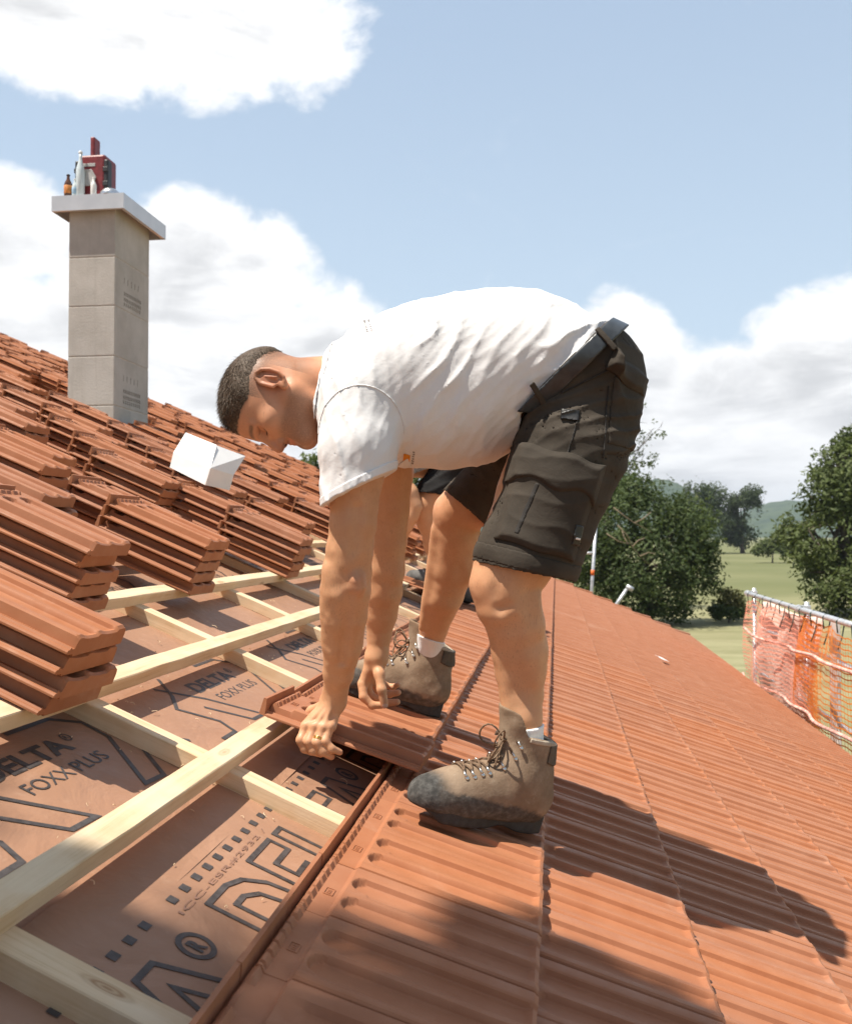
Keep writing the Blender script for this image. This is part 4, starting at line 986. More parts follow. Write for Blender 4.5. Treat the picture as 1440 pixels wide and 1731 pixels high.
def boot_parts(h=.0026):
    lo, hi = (-.03, -.07, -.01), (.33, .075, .26)
    up = np_mesh('boot', *mesh_sdf(boot_upper, lo, hi, h)); so = np_mesh('sole', *mesh_sdf(boot_sole, lo, hi, h))
    col = np_mesh('collar', *mesh_sdf(lambda P: np.maximum(np.maximum(boot_upper(P) - .0035, -boot_upper(P) - .003), np.maximum(np.maximum(.148 - P[:, 2] + .25 * np.maximum(0, P[:, 0] - .02), P[:, 0] - .045), P[:, 2] - .190)), lo, hi, h * .9))
    rim = np_mesh('padded_rim', *mesh_sdf(lambda P: np.maximum(np.abs(boot_upper(P) + .002) - .0045, np.abs(P[:, 2] - (.194 - .010 * sstep(.05, .0, P[:, 0]))) - .0045 + 10 * np.maximum(0, P[:, 0] - .10)), lo, hi, h * .8))
    # laces: rows across the tongue, then hooks up the shaft, then a loose bow
    def surf(x, y, zs, out=.003):
        z = np.linspace(.19, .02, 200); P = np.stack([np.full(200, x), np.full(200, y), z], 1); d = boot_upper(P); k = np.argmax(d < 0); return Vector((x, y, z[k] + out))
    def front(z, y, out=.003):
        x = np.linspace(.30, .05, 240); P = np.stack([x, np.full(240, y), np.full(240, z)], 1); d = boot_upper(P); k = np.argmax(d < 0); return Vector((x[k] + out, y, z))
    rowsx = [.222, .205, .189, .174]; L = [surf(x, .024 + .006, 0) for x in rowsx]; Rr = [surf(x, -.018, 0) for x in rowsx]
    rz = [.134, .158, .182]; L += [front(z, .030) for z in rz]; Rr += [front(z, -.024) for z in rz]
    lm = MB()
    def lace(a, b, sag=.004):
        m_ = (a + b) / 2; P = [a, a.lerp(m_, .5) + Vector((.002, 0, .003 + sag)), m_ + Vector((.003, 0, .004 + sag)), m_.lerp(b, .5) + Vector((.002, 0, .003 + sag)), b]; lm.tube(P, .0021, 6)
    lace(L[0], Rr[0])
    for i in range(len(L) - 1): lace(L[i], Rr[i + 1]); lace(Rr[i], L[i + 1])
    lace(L[-1], Rr[-1])
    kn = (L[-1] + Rr[-1]) / 2 + Vector((.012, .004, -.004))
    for dy, dz, dx in ((.030, .016, .040), (-.026, .012, .048), (.020, -.030, .034)):
        P = [kn + Vector((dx * math.sin(a) * .9, dy * math.sin(a), dz * math.sin(a) + .006 * math.sin(2 * a) - .02 * (1 - math.cos(a)) * .3)) + Vector((0, .008 * math.sin(2 * a), .010 * math.sin(2 * a))) for a in np.linspace(0, math.pi, 13)]
        lm.tube(P, .0021, 6)
    for dy, dx in ((.034, .010), (.012, .026)):
        P = [kn + Vector((dx * s + .010 * math.sin(3 * s), dy * s + .004 * math.sin(5 * s), -.085 * s)) for s in np.linspace(0, 1, 10)]; lm.tube(P, .0021, 6)
    lm.tube([kn + Vector((0, -.007, 0)), kn + Vector((.004, 0, .003)), kn + Vector((0, .007, 0))], .005, 8)
    lc = np_mesh('lace', lm.V, lm.F)
    hooks = []
    for i, p in enumerate(L + Rr):
        hb = MB(); s = 1 if p.y > 0 else -1
        hb.tube([p + Vector((-.002, s * .007, -.005)), p + Vector((.001, s * .004, .0)), p + Vector((.002, 0, .0035)), p + Vector((0, -s * .003, .001))], [.0032, .0026, .0022, .0018], 8)
        hb.lathe([(.0045, 0), (.005, .001), (.003, .0022)], 12, T(*(p + Vector((-.004, s * .008, -.006)))) @ RX(-s * .9))
        hooks.append(np_mesh('eyelet', hb.V, hb.F))
    return dict(upper=up, sole=so, collar=col, rim=rim, lace=lc, hooks=hooks)
YS[0] = -.14; BOOT_L = boot_parts(); YS[0] = .08; BOOT_R = boot_parts()
def place_boot(parent, heel, toe, up, sc, mirror, side):
    BOOT = BOOT_R if mirror else BOOT_L
    x = (Vector(toe) - Vector(heel)).normalized(); z = Vector(up); z = (z - x * z.dot(x)).normalized(); y = z.cross(x)
    M = Matrix(((x.x, y.x, z.x, heel[0]), (x.y, y.y, z.y, heel[1]), (x.z, y.z, z.z, heel[2]), (0, 0, 0, 1))) @ Matrix.Diagonal((sc, sc * (-1 if mirror else 1), sc, 1))
    b = link('boot', BOOT['upper'], MAT['leather'], None); b.matrix_world = M; b.parent = parent; b.matrix_parent_inverse = parent.matrix_basis.inverted()
    if side: b['label'] = side
    for nm, me, m in [('sole', BOOT['sole'], MAT['rubber']), ('collar', BOOT['collar'], MAT['leather_dark']), ('padded_rim', BOOT['rim'], MAT['lining']), ('lace', BOOT['lace'], MAT['lace'])] + [('eyelet', q, MAT['steel']) for q in BOOT['hooks']]:
        c = link(nm, me, m, None); c.parent = b
    return M
def A_(lst): return [(at(x, y, Y), r * Y / 1600) for x, y, Y, r in lst]

# ================================================================== the front worker
man = tag(empty('person', at(880, 1400, 2.2)), 'man in white t-shirt, olive work shorts and hiking boots bending to fit a roof tile', 'person')
HEAD = Head(at(480, 666, 2.115), (-.23, -.17, -.97), (-.97, .03, .23), 1.0)
neck_b = at(590, 652, 2.17)
LARM = A_([(612, 690, 2.05, 54), (603, 800, 2.04, 47), (599, 850, 2.04, 41), (597, 885, 2.04, 40), (591, 930, 2.05, 40), (587, 967, 2.06, 41), (585, 998, 2.065, 41.5), (582, 1040, 2.085, 38.5), (579, 1090, 2.12, 34), (572, 1137, 2.155, 26), (567, 1168, 2.178, 21), (565, 1184, 2.185, 20.5)])
RARM = A_([(655, 700, 2.34, 50), (657, 800, 2.36, 42), (655, 860, 2.37, 37), (652, 920, 2.38, 34), (650, 962, 2.39, 34), (648, 1000, 2.40, 32), (644, 1040, 2.42, 27), (641, 1075, 2.43, 20.5), (637, 1110, 2.43, 17.5)])
LLEG = A_([(985, 690, 2.17, 92), (925, 840, 2.13, 84), (868, 950, 2.08, 66), (852, 985, 2.07, 56), (856, 1020, 2.07, 51), (869, 1055, 2.08, 46.5), (878, 1100, 2.10, 46), (880, 1135, 2.11, 42), (881, 1170, 2.11, 36), (882, 1215, 2.10, 33), (886, 1270, 2.095, 28), (886, 1325, 2.10, 22)])
RLEG = A_([(955, 690, 2.40, 84), (850, 800, 2.50, 54), (795, 848, 2.56, 46), (774, 868, 2.58, 41.5), (773, 905, 2.60, 37.5), (765, 960, 2.64, 36.5), (751, 1008, 2.67, 31.5), (733, 1060, 2.735, 24), (725, 1100, 2.775, 20), (719, 1145, 2.79, 16)])
def fingers(P, lst, k=.004):
    d = None
    for f in lst:
        e = chain(P, f, .006); d = e if d is None else smin(d, e, k)
    return d
def F_(pts, r0, r1):
    n = len(pts); return [(at(*p), r0 + (r1 - r0) * i / (n - 1)) for i, p in enumerate(pts)]
L_FING = [F_([(517, 1229, 2.155), (508, 1251, 2.138), (515, 1266, 2.141), (527, 1271, 2.158)], .0116, .0086),
          F_([(531, 1230, 2.149), (522, 1254, 2.131), (529, 1269, 2.134), (542, 1275, 2.153)], .0118, .0090),
          F_([(545, 1231, 2.147), (536, 1256, 2.130), (545, 1271, 2.132), (560, 1279, 2.150)], .0114, .0088),
          F_([(558, 1230, 2.150), (550, 1253, 2.134), (560, 1266, 2.135), (574, 1272, 2.150)], .0104, .0078)]
L_THUMB = F_([(548, 1192, 2.21), (528, 1202, 2.235), (514, 1216, 2.245), (505, 1226, 2.235)], .0135, .0092)
L_META = [[(at(563, 1186, 2.19), .022), (at(x, y, Y), .0128)] for x, y, Y in ((517, 1227, 2.165), (531, 1228, 2.158), (546, 1230, 2.155), (560, 1229, 2.160))]
R_THUMB = F_([(637, 1122, 2.425), (641, 1140, 2.402), (645, 1166, 2.388), (650, 1192, 2.392)], .0150, .0098)
R_FING = [F_([(613, 1158, 2.425), (614, 1178, 2.415), (629, 1193, 2.418), (646, 1192, 2.425)], .0118, .0090),
          F_([(620, 1156, 2.445), (626, 1176, 2.452), (650, 1188, 2.452), (671, 1187, 2.448)], .0115, .0088),
          F_([(630, 1152, 2.465), (640, 1168, 2.478), (658, 1174, 2.478), (673, 1171, 2.470)], .0108, .0082),
          F_([(640, 1146, 2.480), (650, 1158, 2.498), (664, 1162, 2.498), (672, 1158, 2.490)], .0096, .0074)]
R_META = [[(at(636, 1112, 2.43), .023), (at(x, y, Y), .0138)] for x, y, Y in ((614, 1155, 2.43), (621, 1153, 2.45), (631, 1150, 2.468), (640, 1145, 2.482))]
def larm(P):
    d = chain(P, LARM, .008)
    d = smin(d, seg(P, at(604, 982, 2.018), at(607, 992, 2.020), .0150, .0140), .018)
    d = smin(d, seg(P, at(596, 1000, 2.025), at(584, 1120, 2.11), .014, .010), .018); d = smin(d, seg(P, at(585, 950, 2.02), at(592, 880, 2.01), .018, .022), .02)                   # point of the elbow
    d = smin(d, chain(P, A_([(566, 968, 2.04, 18), (563, 1020, 2.065, 18), (563, 1085, 2.11, 14)]), .01), .02)
    d = smin(d, seg(P, at(602, 880, 2.020), at(606, 800, 2.015), .022, .030), .02)
    d = smax(d, -seg(P, at(600, 940, 1.985), at(606, 860, 1.985), .007, .005), .022); d = smax(d, -seg(P, at(590, 1012, 2.005), at(577, 1120, 2.095), .007, .004), .022)
    hd = None
    for mm_ in L_META: e = chain(P, mm_, .01); hd = e if hd is None else smin(hd, e, .012)
    hd = smin(hd, fingers(P, L_FING, .003), .007); hd = smin(hd, chain(P, L_THUMB, .008), .012)
    for (k, _), in [(f[:1]) for f in L_FING]: hd = smin(hd, np.linalg.norm(P - (k + np.array([0, -.004, .003])), axis=1) - .0095, .008)
    d = smin(d, hd, .018)
    for a, b in ((at(560, 1186, 2.162), at(534, 1226, 2.143)), (at(562, 1188, 2.162), at(548, 1228, 2.14)), (at(556, 1186, 2.165), at(520, 1224, 2.15))): d = smin(d, seg(P, a, b, .0045, .0045), .008)
    return d + .0009 * vn(P, 60)
def rarm(P):
    d = chain(P, RARM, .008)
    d = smin(d, seg(P, at(664, 960, 2.37), at(666, 975, 2.37), .014, .013), .02)
    hd = None
    for mm_ in R_META: e = chain(P, mm_, .01); hd = e if hd is None else smin(hd, e, .012)
    hd = smin(hd, fingers(P, R_FING, .003), .007); hd = smin(hd, chain(P, R_THUMB, .008), .010)
    return smin(d, hd, .018) + .0009 * vn(P, 60)
def lleg(P):
    d = chain(P, LLEG, .010)
    d = smin(d, ell(P, at(822, 992, 2.055), (.026, .032, .036)), .022)                             # kneecap
    d = smin(d, seg(P, at(836, 1028, 2.06), at(846, 1058, 2.06), .022, .016), .02)
    d = smin(d, seg(P, at(846, 1058, 2.07), at(862, 1200, 2.08), .016, .014), .02)                # shin
    d = smin(d, ell(P, at(897, 1098, 2.09), (.026, .036, .080)), .02)                             # calf
    d = smin(d, seg(P, at(898, 1010, 2.05), at(906, 1060, 2.06), .018, .018), .02)
    d = smax(d, -seg(P, at(868, 1062, 1.995), at(872, 1180, 2.035), .010, .008), .030); d = smax(d, -seg(P, at(846, 1030, 2.0), at(880, 1022, 1.985), .006, .006), .022); d = smax(d, -seg(P, at(842, 962, 1.985), at(838, 1006, 1.99), .006, .004), .024)
    return d + .0012 * vn(P, 45)
def rleg(P):
    d = chain(P, RLEG, .010)
    d = smin(d, ell(P, at(758, 868, 2.58), (.017, .026, .034)), .03)
    d = smin(d, ell(P, at(790, 935, 2.62), (.028, .038, .08)), .02)
    d = smin(d, seg(P, at(738, 895, 2.58), at(715, 1060, 2.69), .015, .012), .02)
    return d + .0012 * vn(P, 45)
def necked(P):
    d = smin(HEAD.sdf(P), HEAD.ears(P), .004)
    d = smin(d, seg(P, HEAD.w((-.030, 0, -.015)), neck_b, .058, .074), .03)
    d = smin(d, seg(P, HEAD.w((.012, .050, -.035)), at(575, 700, 2.12), .018, .020), .025)
    return d
def trunk_inner(P):
    return chain(P, [(neck_b, .075), (at(660, 650, 2.19), .13), (at(800, 630, 2.2), .145), (at(930, 640, 2.23), .14), (at(985, 660, 2.26), .13)], .05)
def bounds(lst, pad):
    P = np.array([p for p, _ in lst]); r = max(q for _, q in lst); return P.min(0) - r - pad, P.max(0) + r + pad
parts = []
lo, hi = bounds(LARM[1:] + [q for f in L_FING + [L_THUMB] for q in f], .02); parts.append(mesh_sdf(larm, lo, hi, .0024))
lo, hi = bounds(RARM[1:] + [q for f in R_FING + [R_THUMB] for q in f], .02); parts.append(mesh_sdf(rarm, lo, hi, .0024))
lo, hi = bounds(LLEG[1:], .05); parts.append(mesh_sdf(lleg, lo, hi, .004))
lo, hi = bounds(RLEG[1:], .05); parts.append(mesh_sdf(rleg, lo, hi, .004))
parts.append(mesh_sdf(necked, HEAD.O - [.17, .115, .17], np.maximum(HEAD.O + .14, neck_b + .09), .0019))
lo, hi = bounds([(neck_b, .08), (at(985, 660, 2.26), .16), (at(800, 640, 2.2), .16)], .02); parts.append(mesh_sdf(trunk_inner, lo, hi, .012))
bV, bF = join(parts)
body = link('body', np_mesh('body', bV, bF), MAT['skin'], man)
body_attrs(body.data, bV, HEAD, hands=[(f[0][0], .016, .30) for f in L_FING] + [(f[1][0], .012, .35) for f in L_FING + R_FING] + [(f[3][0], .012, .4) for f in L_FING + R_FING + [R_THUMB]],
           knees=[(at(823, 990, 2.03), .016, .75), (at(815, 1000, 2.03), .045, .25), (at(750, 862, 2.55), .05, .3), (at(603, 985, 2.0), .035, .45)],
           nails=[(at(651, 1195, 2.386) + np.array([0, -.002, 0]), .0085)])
hair_part(HEAD, man, .0026, 9000, 3)
# wedding ring
rp, rq = L_FING[2][0][0], L_FING[2][1][0]; ax = Vector(rq - rp).normalized(); rc = Vector(rp) + ax * (Vector(rq - rp).length * .72)
a = ax.cross(Vector((0, 0, 1))).normalized(); b = ax.cross(a); rm = MB(); n = 28
pts = [rc + (a * math.cos(g) + b * math.sin(g)) * .0118 for g in np.linspace(0, 2 * math.pi, n + 1)]
for w_ in (-.002, .0, .002): rm.tube([p + ax * w_ for p in pts], .0014, 6)
rm.build('ring', MAT['gold'], man, True)

# ---- t-shirt
TOR = [(520, 625, 690, .05), (545, 600, 735, .095), (580, 572, 772, .155), (620, 548, 786, .205), (660, 527, 791, .222), (700, 511, 795, .220), (760, 496, 797, .212), (820, 489, 788, .205), (870, 489, 764, .198), (910, 493, 738, .192), (960, 512, 715, .186), (1010, 540, 705, .18), (1050, 560, 700, .172), (1110, 590, 700, .165)]
tx = np.array([at(a, (b + c) / 2, 2.2)[0] for a, b, c, _ in TOR]); tz = np.array([at(a, (b + c) / 2, 2.2)[2] for a, b, c, _ in TOR]); tr = np.array([(c - b) / 2 * 2.2 / 1600 * .985 for a, b, c, _ in TOR]); tw = np.array([q[3] for q in TOR])
from_x = lambda P, arr: np.interp(P[:, 0], tx, arr)
def torso(P):
    rz, ry = from_x(P, tr), from_x(P, tw); dz = (P[:, 2] - from_x(P, tz)) / rz; dy = (P[:, 1] - 2.205) / ry
    k = (np.abs(dz) ** 2.15 + np.abs(dy) ** 2.15) ** (1 / 2.15)
    return np.maximum((k - 1) * np.minimum(rz, ry) * .92, np.maximum(tx[0] - P[:, 0], P[:, 0] - tx[-1]))
W = lambda dx, dy: np.array([dx * math.cos(YAW), dx * math.sin(YAW), -dy])      # image direction (x right, y down) as a world direction
SL_L = [(at(607, 676, 2.055), .094), (at(604, 760, 2.022), .0845), (at(606, 860, 2.015), .0815)]
SL_R = [(at(655, 690, 2.34), .088), (at(658, 760, 2.36), .080), (at(662, 840, 2.37), .076)]
def fold(P, dirv, f, amp, warp=1.5, s=0.0):
    x = (P @ dirv) * f + warp * vn(P, 9, s) + .5 * vn(P, 23, s); w = 1 - np.abs(np.sin(x)); return amp * (w ** 1.6 - .32)
d1, d2, d3 = W(.83, .52), W(.5, .85), W(.96, -.25)
wx = lambda px: at(px, 640, 2.2)[0]
def shirt_sdf(P):
    d = torso(P)
    sl = np.minimum(np.maximum(chain(P, SL_L, .02), plane(P, at(616, 820, 2.03), W(.447, .894))), np.maximum(chain(P, SL_R, .02), plane(P, at(656, 800, 2.36), W(.6, .8))))
    d = smin(d, sl, .032)
    X = P[:, 0]; flank = sstep(wx(690), wx(770), X); low = sstep(.0, -.12, P[:, 2] - from_x(P, tz)); up = 1 - low
    side = sstep(.02, .12, np.abs(P[:, 1] - 2.2))
    amp = flank * (.35 + .65 * vn(P, 4, 2.2).clip(0, 1) * 1.6)
    d = d - fold(P, d1, 62, .0072) * amp * side
    d = d - fold(P, d2, 48, .0060, 2.0, 4.0) * sstep(wx(880), wx(960), X) * side
    d = d - fold(P, d3, 70, .0060, 2.2, 7.0) * sstep(wx(680), wx(620), X) * .9
    d = d - fold(P, W(.9, .3), 52, .0055, 1.8, 9.0) * sstep(wx(640), wx(700), X) * low * .6
    d = d - fold(P, W(.7, .7), 150, .0012, 2.6, 12.0) * side * (.4 + .6 * flank) - fold(P, W(.95, .1), 120, .0012, 2.4, 15.0) * (1 - flank)
    seam_d = np.abs(plane(P, at(628, 664, 2.05), W(.18, .98)) - .10 * np.maximum(0, (P[:, 0] - wx(640))) ** 1.0)
    return d - .0012 * vn(P, 30) - .003 * vn(P, 11, 5)
belt_c = at(962, 632, 2.2); belt_n = W(.70, .71)
def shirt_shell(P):
    d = shirt_sdf(P); d = np.maximum(d, -(d + .0085))
    d = np.maximum(d, np.minimum(plane(P, belt_c, belt_n) + .010, np.maximum(P[:, 0] - wx(884) + .25 * np.minimum(0, P[:, 2] - at(880, 720, 2.2)[2]) * -1, P[:, 2] - at(880, 690, 2.2)[2])))
    d = np.maximum(d, -plane(P, at(541, 660, 2.17), W(.985, .17)) )
    d = np.maximum(d, np.where(P[:, 0] < wx(700), np.maximum(plane(P, at(616, 822, 2.03), W(.447, .894)), -9), -9))
    return d
ts = mesh_sdf(shirt_shell, (wx(505), 1.90, at(600, 860, 2.0)[2]), (wx(1050), 2.52, at(800, 470, 2.2)[2]), .0042)
shirt = link('t_shirt', np_mesh('t_shirt', *ts), MAT['shirt'], man)
# collar rib, sleeve hem and seam as raised threads that follow the cloth
def band(name, fn, cond, lo, hi, h, off, m, par): return link(name, np_mesh(name, *mesh_sdf(lambda P: np.maximum(np.abs(fn(P) - off * .3) - off, cond(P)), lo, hi, h)), m, par)
sl_lo, sl_hi = (wx(500), 1.9, at(600, 870, 2.0)[2]), (wx(720), 2.2, at(600, 560, 2.0)[2])
band('sleeve_hem', shirt_sdf, lambda P: np.maximum(np.abs(plane(P, at(616, 814, 2.03), W(.447, .894))) - .0085, np.maximum(P[:, 1] - 2.17, P[:, 0] - wx(700))), sl_lo, sl_hi, .0020, .0021, MAT['shirt'], shirt)
sc_c = at(612, 735, 2.03)
def seamcond(P):
    v = P - sc_c; e1 = W(1, 0); e2 = W(0, -1); r = np.hypot((v @ e1) / 1.02, (v @ e2) / 1.08)
    return np.maximum(np.abs(r - .092) - .0016, np.maximum(-(v @ e2) - .0, P[:, 1] - 2.12))
band('shoulder_seam', shirt_sdf, seamcond, sl_lo, sl_hi, .0016, .0011, MAT['shirt'], shirt)
band('collar_rib', shirt_sdf, lambda P: np.abs(plane(P, at(547, 660, 2.17), W(.985, .17))) - .0085, (wx(500), 1.98, at(540, 770, 2.1)[2]), (wx(600), 2.36, at(540, 580, 2.1)[2]), .0026, .0028, MAT['shirt'], shirt)

def shirt_print(name, c, e1, e2, l1, l2, m, mod=None, h=.0016):
    c = np.asarray(c); u1, u2 = W(*e1), W(*e2)
    def f(P):
        v = P - c; a, b = v @ u1, v @ u2; cond = np.maximum(np.abs(a) - l1, np.abs(b) - l2)
        if mod is not None: cond = np.maximum(cond, mod(a, b))
        return np.maximum(np.abs(shirt_sdf(P) - .0002) - .0010, np.maximum(cond, P[:, 1] - 2.2))
    return link(name, np_mesh(name, *mesh_sdf(f, c - [.05, .26, .05], c + [.05, .26, .05], h)), m, shirt)
shirt_print('chest_patch', at(687, 775, 2.1), (.97, .2), (-.2, .97), .0078, .0085, MAT['orange'])
shirt_print('chest_lettering', at(698, 774, 2.1), (.97, .2), (-.25, .97), .0030, .013, MAT['print'], lambda a, b: -np.sin(b * 1500) * .002 - .0006)
shirt_print('back_lettering', at(626, 565, 2.15), (.96, -.28), (.28, .96), .0075, .024, MAT['print'], lambda a, b: -np.minimum(np.sin(b * 1100) * .002 + .0002, (np.abs(a) - .0022)))

# ---- shorts
LS = A_([(1003, 630, 2.20, 82), (985, 700, 2.16, 92), (966, 760, 2.13, 93), (941, 820, 2.11, 89), (920, 880, 2.10, 85), (894, 935, 2.09, 86), (877, 985, 2.08, 87)])
RS = A_([(990, 640, 2.30, 74), (950, 700, 2.38, 70), (880, 775, 2.46, 66), (822, 832, 2.52, 60), (775, 880, 2.56, 58)])
hemL_n, hemR_n = W(-.20, .98), W(-.66, .75)
def pelvis(P):
    d = ell(P, at(1008, 648, 2.25), (.098, .185, .108)); d = smin(d, ell(P, at(1028, 652, 2.19), (.062, .080, .080)), .04); d = smin(d, ell(P, at(1028, 652, 2.34), (.062, .080, .080)), .04)
    return smin(d, np.maximum.reduce([torso(P) - .004, plane(P, at(870, 650, 2.2), -belt_n), P[:, 0] - at(1035, 640, 2.2)[0], plane(P, at(880, 735, 2.2), W(-.95, -.32))]), .03)
def shorts_l(P):
    d = chain(P, LS, .014)
    return d
def shorts_sdf(P):
    d = smin(shorts_l(P), chain(P, RS, .014), .03); d = smin(d, pelvis(P), .035)
    t = P @ W(-.28, .96); yy = P[:, 2]
    hip = sstep(.14, .0, np.abs(plane(P, at(950, 700, 2.1), W(-.28, .96))))
    d = d - fold(P, W(.30, .95), 85, .0058, 1.7, 1.0) * hip
    d = d - fold(P, W(-.2, .98), 60, .0035, 2.0, 6.0) * (.5 + .5 * vn(P, 5, 1.0))
    d = d - fold(P, W(-.75, .65), 55, .0040, 2.0, 3.0) * sstep(.0, .06, P[:, 1] - 2.28)
    return d - .0025 * vn(P, 13, 2)
def shorts_shell(P):
    d = shorts_sdf(P); d = np.maximum(d, -(d + .007))
    d = np.maximum(d, -(plane(P, belt_c, belt_n) + .022))
    cutL = plane(P, at(886, 966, 2.08), hemL_n); cutR = plane(P, at(795, 869, 2.54), hemR_n)
    isR = sstep(-.03, .03, shorts_l(P) - chain(P, RS, .014)) > .5
    return np.maximum(d, np.where(isR, cutR, cutL))
s_lo, s_hi = (wx(720) - .02, 1.93, at(880, 1000, 2.1)[2]), (wx(1110) + .02, 2.70, at(1000, 520, 2.2)[2])
ss = mesh_sdf(shorts_shell, s_lo, s_hi, .0044)
shorts = link('shorts', np_mesh('shorts', *ss), MAT['shorts'], man)
def patch(name, c, e1, e2, l1, l2, off, par, m, h=.0030, near=True, wob=0.0, th=None):
    """cloth lying on the shorts: the part of a raised copy of their surface that lies in an image-aligned box round c"""
    c = np.asarray(c); u1, u2 = W(*e1), W(*e2)
    def f(P):
        v = P - c; a, b = v @ u1, v @ u2
        cond = np.maximum.reduce([l1[0] - a, a - l1[1], l2[0] - b - wob * .5 * np.sin(a * 70), b - l2[1] - wob * np.sin(a * 62 + 1.0)])
        s = shorts_sdf(P)
        edge = sstep(.0, .014, -cond); o_ = off * (.45 + .55 * edge) if th is None else off
        return np.maximum(np.maximum(s - o_, -(s + .002)), np.maximum(cond, np.where(near, P[:, 1] - 2.16, -1)))
    e = np.array([abs(u1) * max(abs(l1[0]), abs(l1[1])) + abs(u2) * max(abs(l2[0]), abs(l2[1]))])[0] + .02; e[1] += .22
    lo = np.maximum(c - e, np.array(s_lo)); hi = np.minimum(c + e, np.array(s_hi))
    return link(name, np_mesh(name, *mesh_sdf(f, lo, hi, h)), m, par)
pe1, pe2 = (.955, .295), (-.295, .955); pc = at(924, 845, 2.0)
pocket = patch('cargo_pocket', pc, pe1, pe2, (-.083, .094), (-.062, .108), .015, shorts, MAT['shorts'], wob=.002)
flap = patch('pocket_flap', pc, pe1, pe2, (-.092, .100), (-.105, -.022), .022, shorts, MAT['shorts'], wob=.007)
patch('hem_band', at(884, 955, 2.0), (.97, .24), (-.24, .97), (-.16, .16), (-.026, .010), .0042, shorts, MAT['shorts'])
zip_e2 = (-.40, .917)
patch('zipper', at(890, 856, 2.0), (.917, .40), zip_e2, (-.0045, .0045), (-.052, .062), .0165, pocket, MAT['thread'], .0022, th=1)
patch('seam', at(966, 745, 2.0), (.955, .295), (-.16, .98), (-.0016, .0016), (-.070, .040), .0030, shorts, MAT['thread'], .0020, th=1)
patch('seam', at(1028, 720, 2.0), (.99, .1), (-.03, .99), (-.0016, .0016), (-.09, .065), .0030, shorts, MAT['thread'], .0020, th=1)
patch('seam', at(935, 765, 2.0), (.96, .27), (-.27, .96), (-.095, .10), (-.0016, .0016), .0030, shorts, MAT['thread'], .0020, th=1)
patch('seam', at(1012, 632, 2.0), (.90, -.42), (.42, .90), (-.08, .09), (-.0016, .0016), .0030, shorts, MAT['thread'], .0020, th=1)
patch('rear_pocket', at(1048, 700, 2.1), (.99, .10), (-.10, .99), (-.032, .06), (-.07, .075), .005, shorts, MAT['shorts'])
patch('rear_pocket_flap', at(1058, 628, 2.1), (.90, .42), (-.42, .90), (-.050, .06), (-.018, .034), .016, shorts, MAT['shorts'], wob=.004)
lab_ = patch('leather_label', at(965, 699, 2.0), (.98, .17), (-.17, .98), (-.0185, .0185), (-.0115, .0115), .007, shorts, MAT['label'], .0020, th=1)
patch('pocket_tag', at(976, 905, 2.0), (.98, .2), (-.2, .98), (-.009, .009), (-.021, .021), .0175, pocket, MAT['label'], .0020, th=1)
tagm = patch('tag_print', at(976, 911, 2.0), (.98, .2), (-.2, .98), (-.0055, .0055), (-.0022, .0022), .0190, pocket, MAT['sock'], .0011, th=1)
# belt and loops
def waist(P): return torso(P) - .003
belt = link('belt', np_mesh('belt', *mesh_sdf(lambda P: np.maximum(np.abs(waist(P) - .0055) - .0035, np.maximum(np.abs(plane(P, belt_c, belt_n) + .001) - .0185, at(880, 712, 2.2)[2] - P[:, 2])), (wx(830), 1.95, at(900, 740, 2.2)[2]), (wx(1110), 2.5, at(1000, 520, 2.2)[2]), .0032)), MAT['belt'], man)
def loop(c, e1, e2):
    c = np.asarray(c); u1, u2 = W(*e1), W(*e2)
    return link('belt_loop', np_mesh('belt_loop', *mesh_sdf(lambda P: np.maximum(np.abs(waist(P) - .0105) - .0025, np.maximum(np.abs((P - c) @ u1) - .0062, np.maximum(np.abs((P - c) @ u2) - .030, P[:, 1] - 2.25))), c - [.08, .25, .08], c + [.08, .2, .08], .0022)), MAT['shorts'], shorts)
loop(at(1018, 579, 2.05), (.80, -.60), (.60, .80)); loop(at(912, 668, 2.02), (.80, -.60), (.60, .80))

# ---- socks and boots
for lg, (za, zb) in ((LLEG, (1200, 1330)), (RLEG, (1062, 1150))):
    fn = lleg if lg is LLEG else rleg; Y = lg[-2][0][1]
    if lg is LLEG: top = (at(883, 1228, Y), W(-.08, -.99))
    else: top = (at(724, 1076, Y), W(.32, -.95))
    lo, hi = bounds(lg[-4:], .02)
    link('sock', np_mesh('sock', *mesh_sdf(lambda P: np.maximum(np.maximum(fn(P) - .0045 - .0006 * np.sin(np.arctan2(P[:, 1] - Y, P[:, 0] - lg[-2][0][0]) * 46), plane(P, *top)), -(fn(P) + .004)), lo, hi, .0028)), MAT['sock'], man)
tn = ROOF_M.to_3x3() @ Matrix.Rotation(TILT, 3, 'X') @ Vector((0, 0, 1))
Lh = np.array(RP(2.135, .008, .004)); Lt = np.array(RP(1.965, .265, -.021))
place_boot(man, Lh, Lt, tn, 1.05, False, 'front boot with dusty blue grey toe cap')
Rh = np.array(RP(2.800, .325, -.004)); Rt = np.array(RP(2.725, .61, -.034))
place_boot(man, Rh, Rt, tn, 1.05, True, 'rear boot half hidden behind the hand')

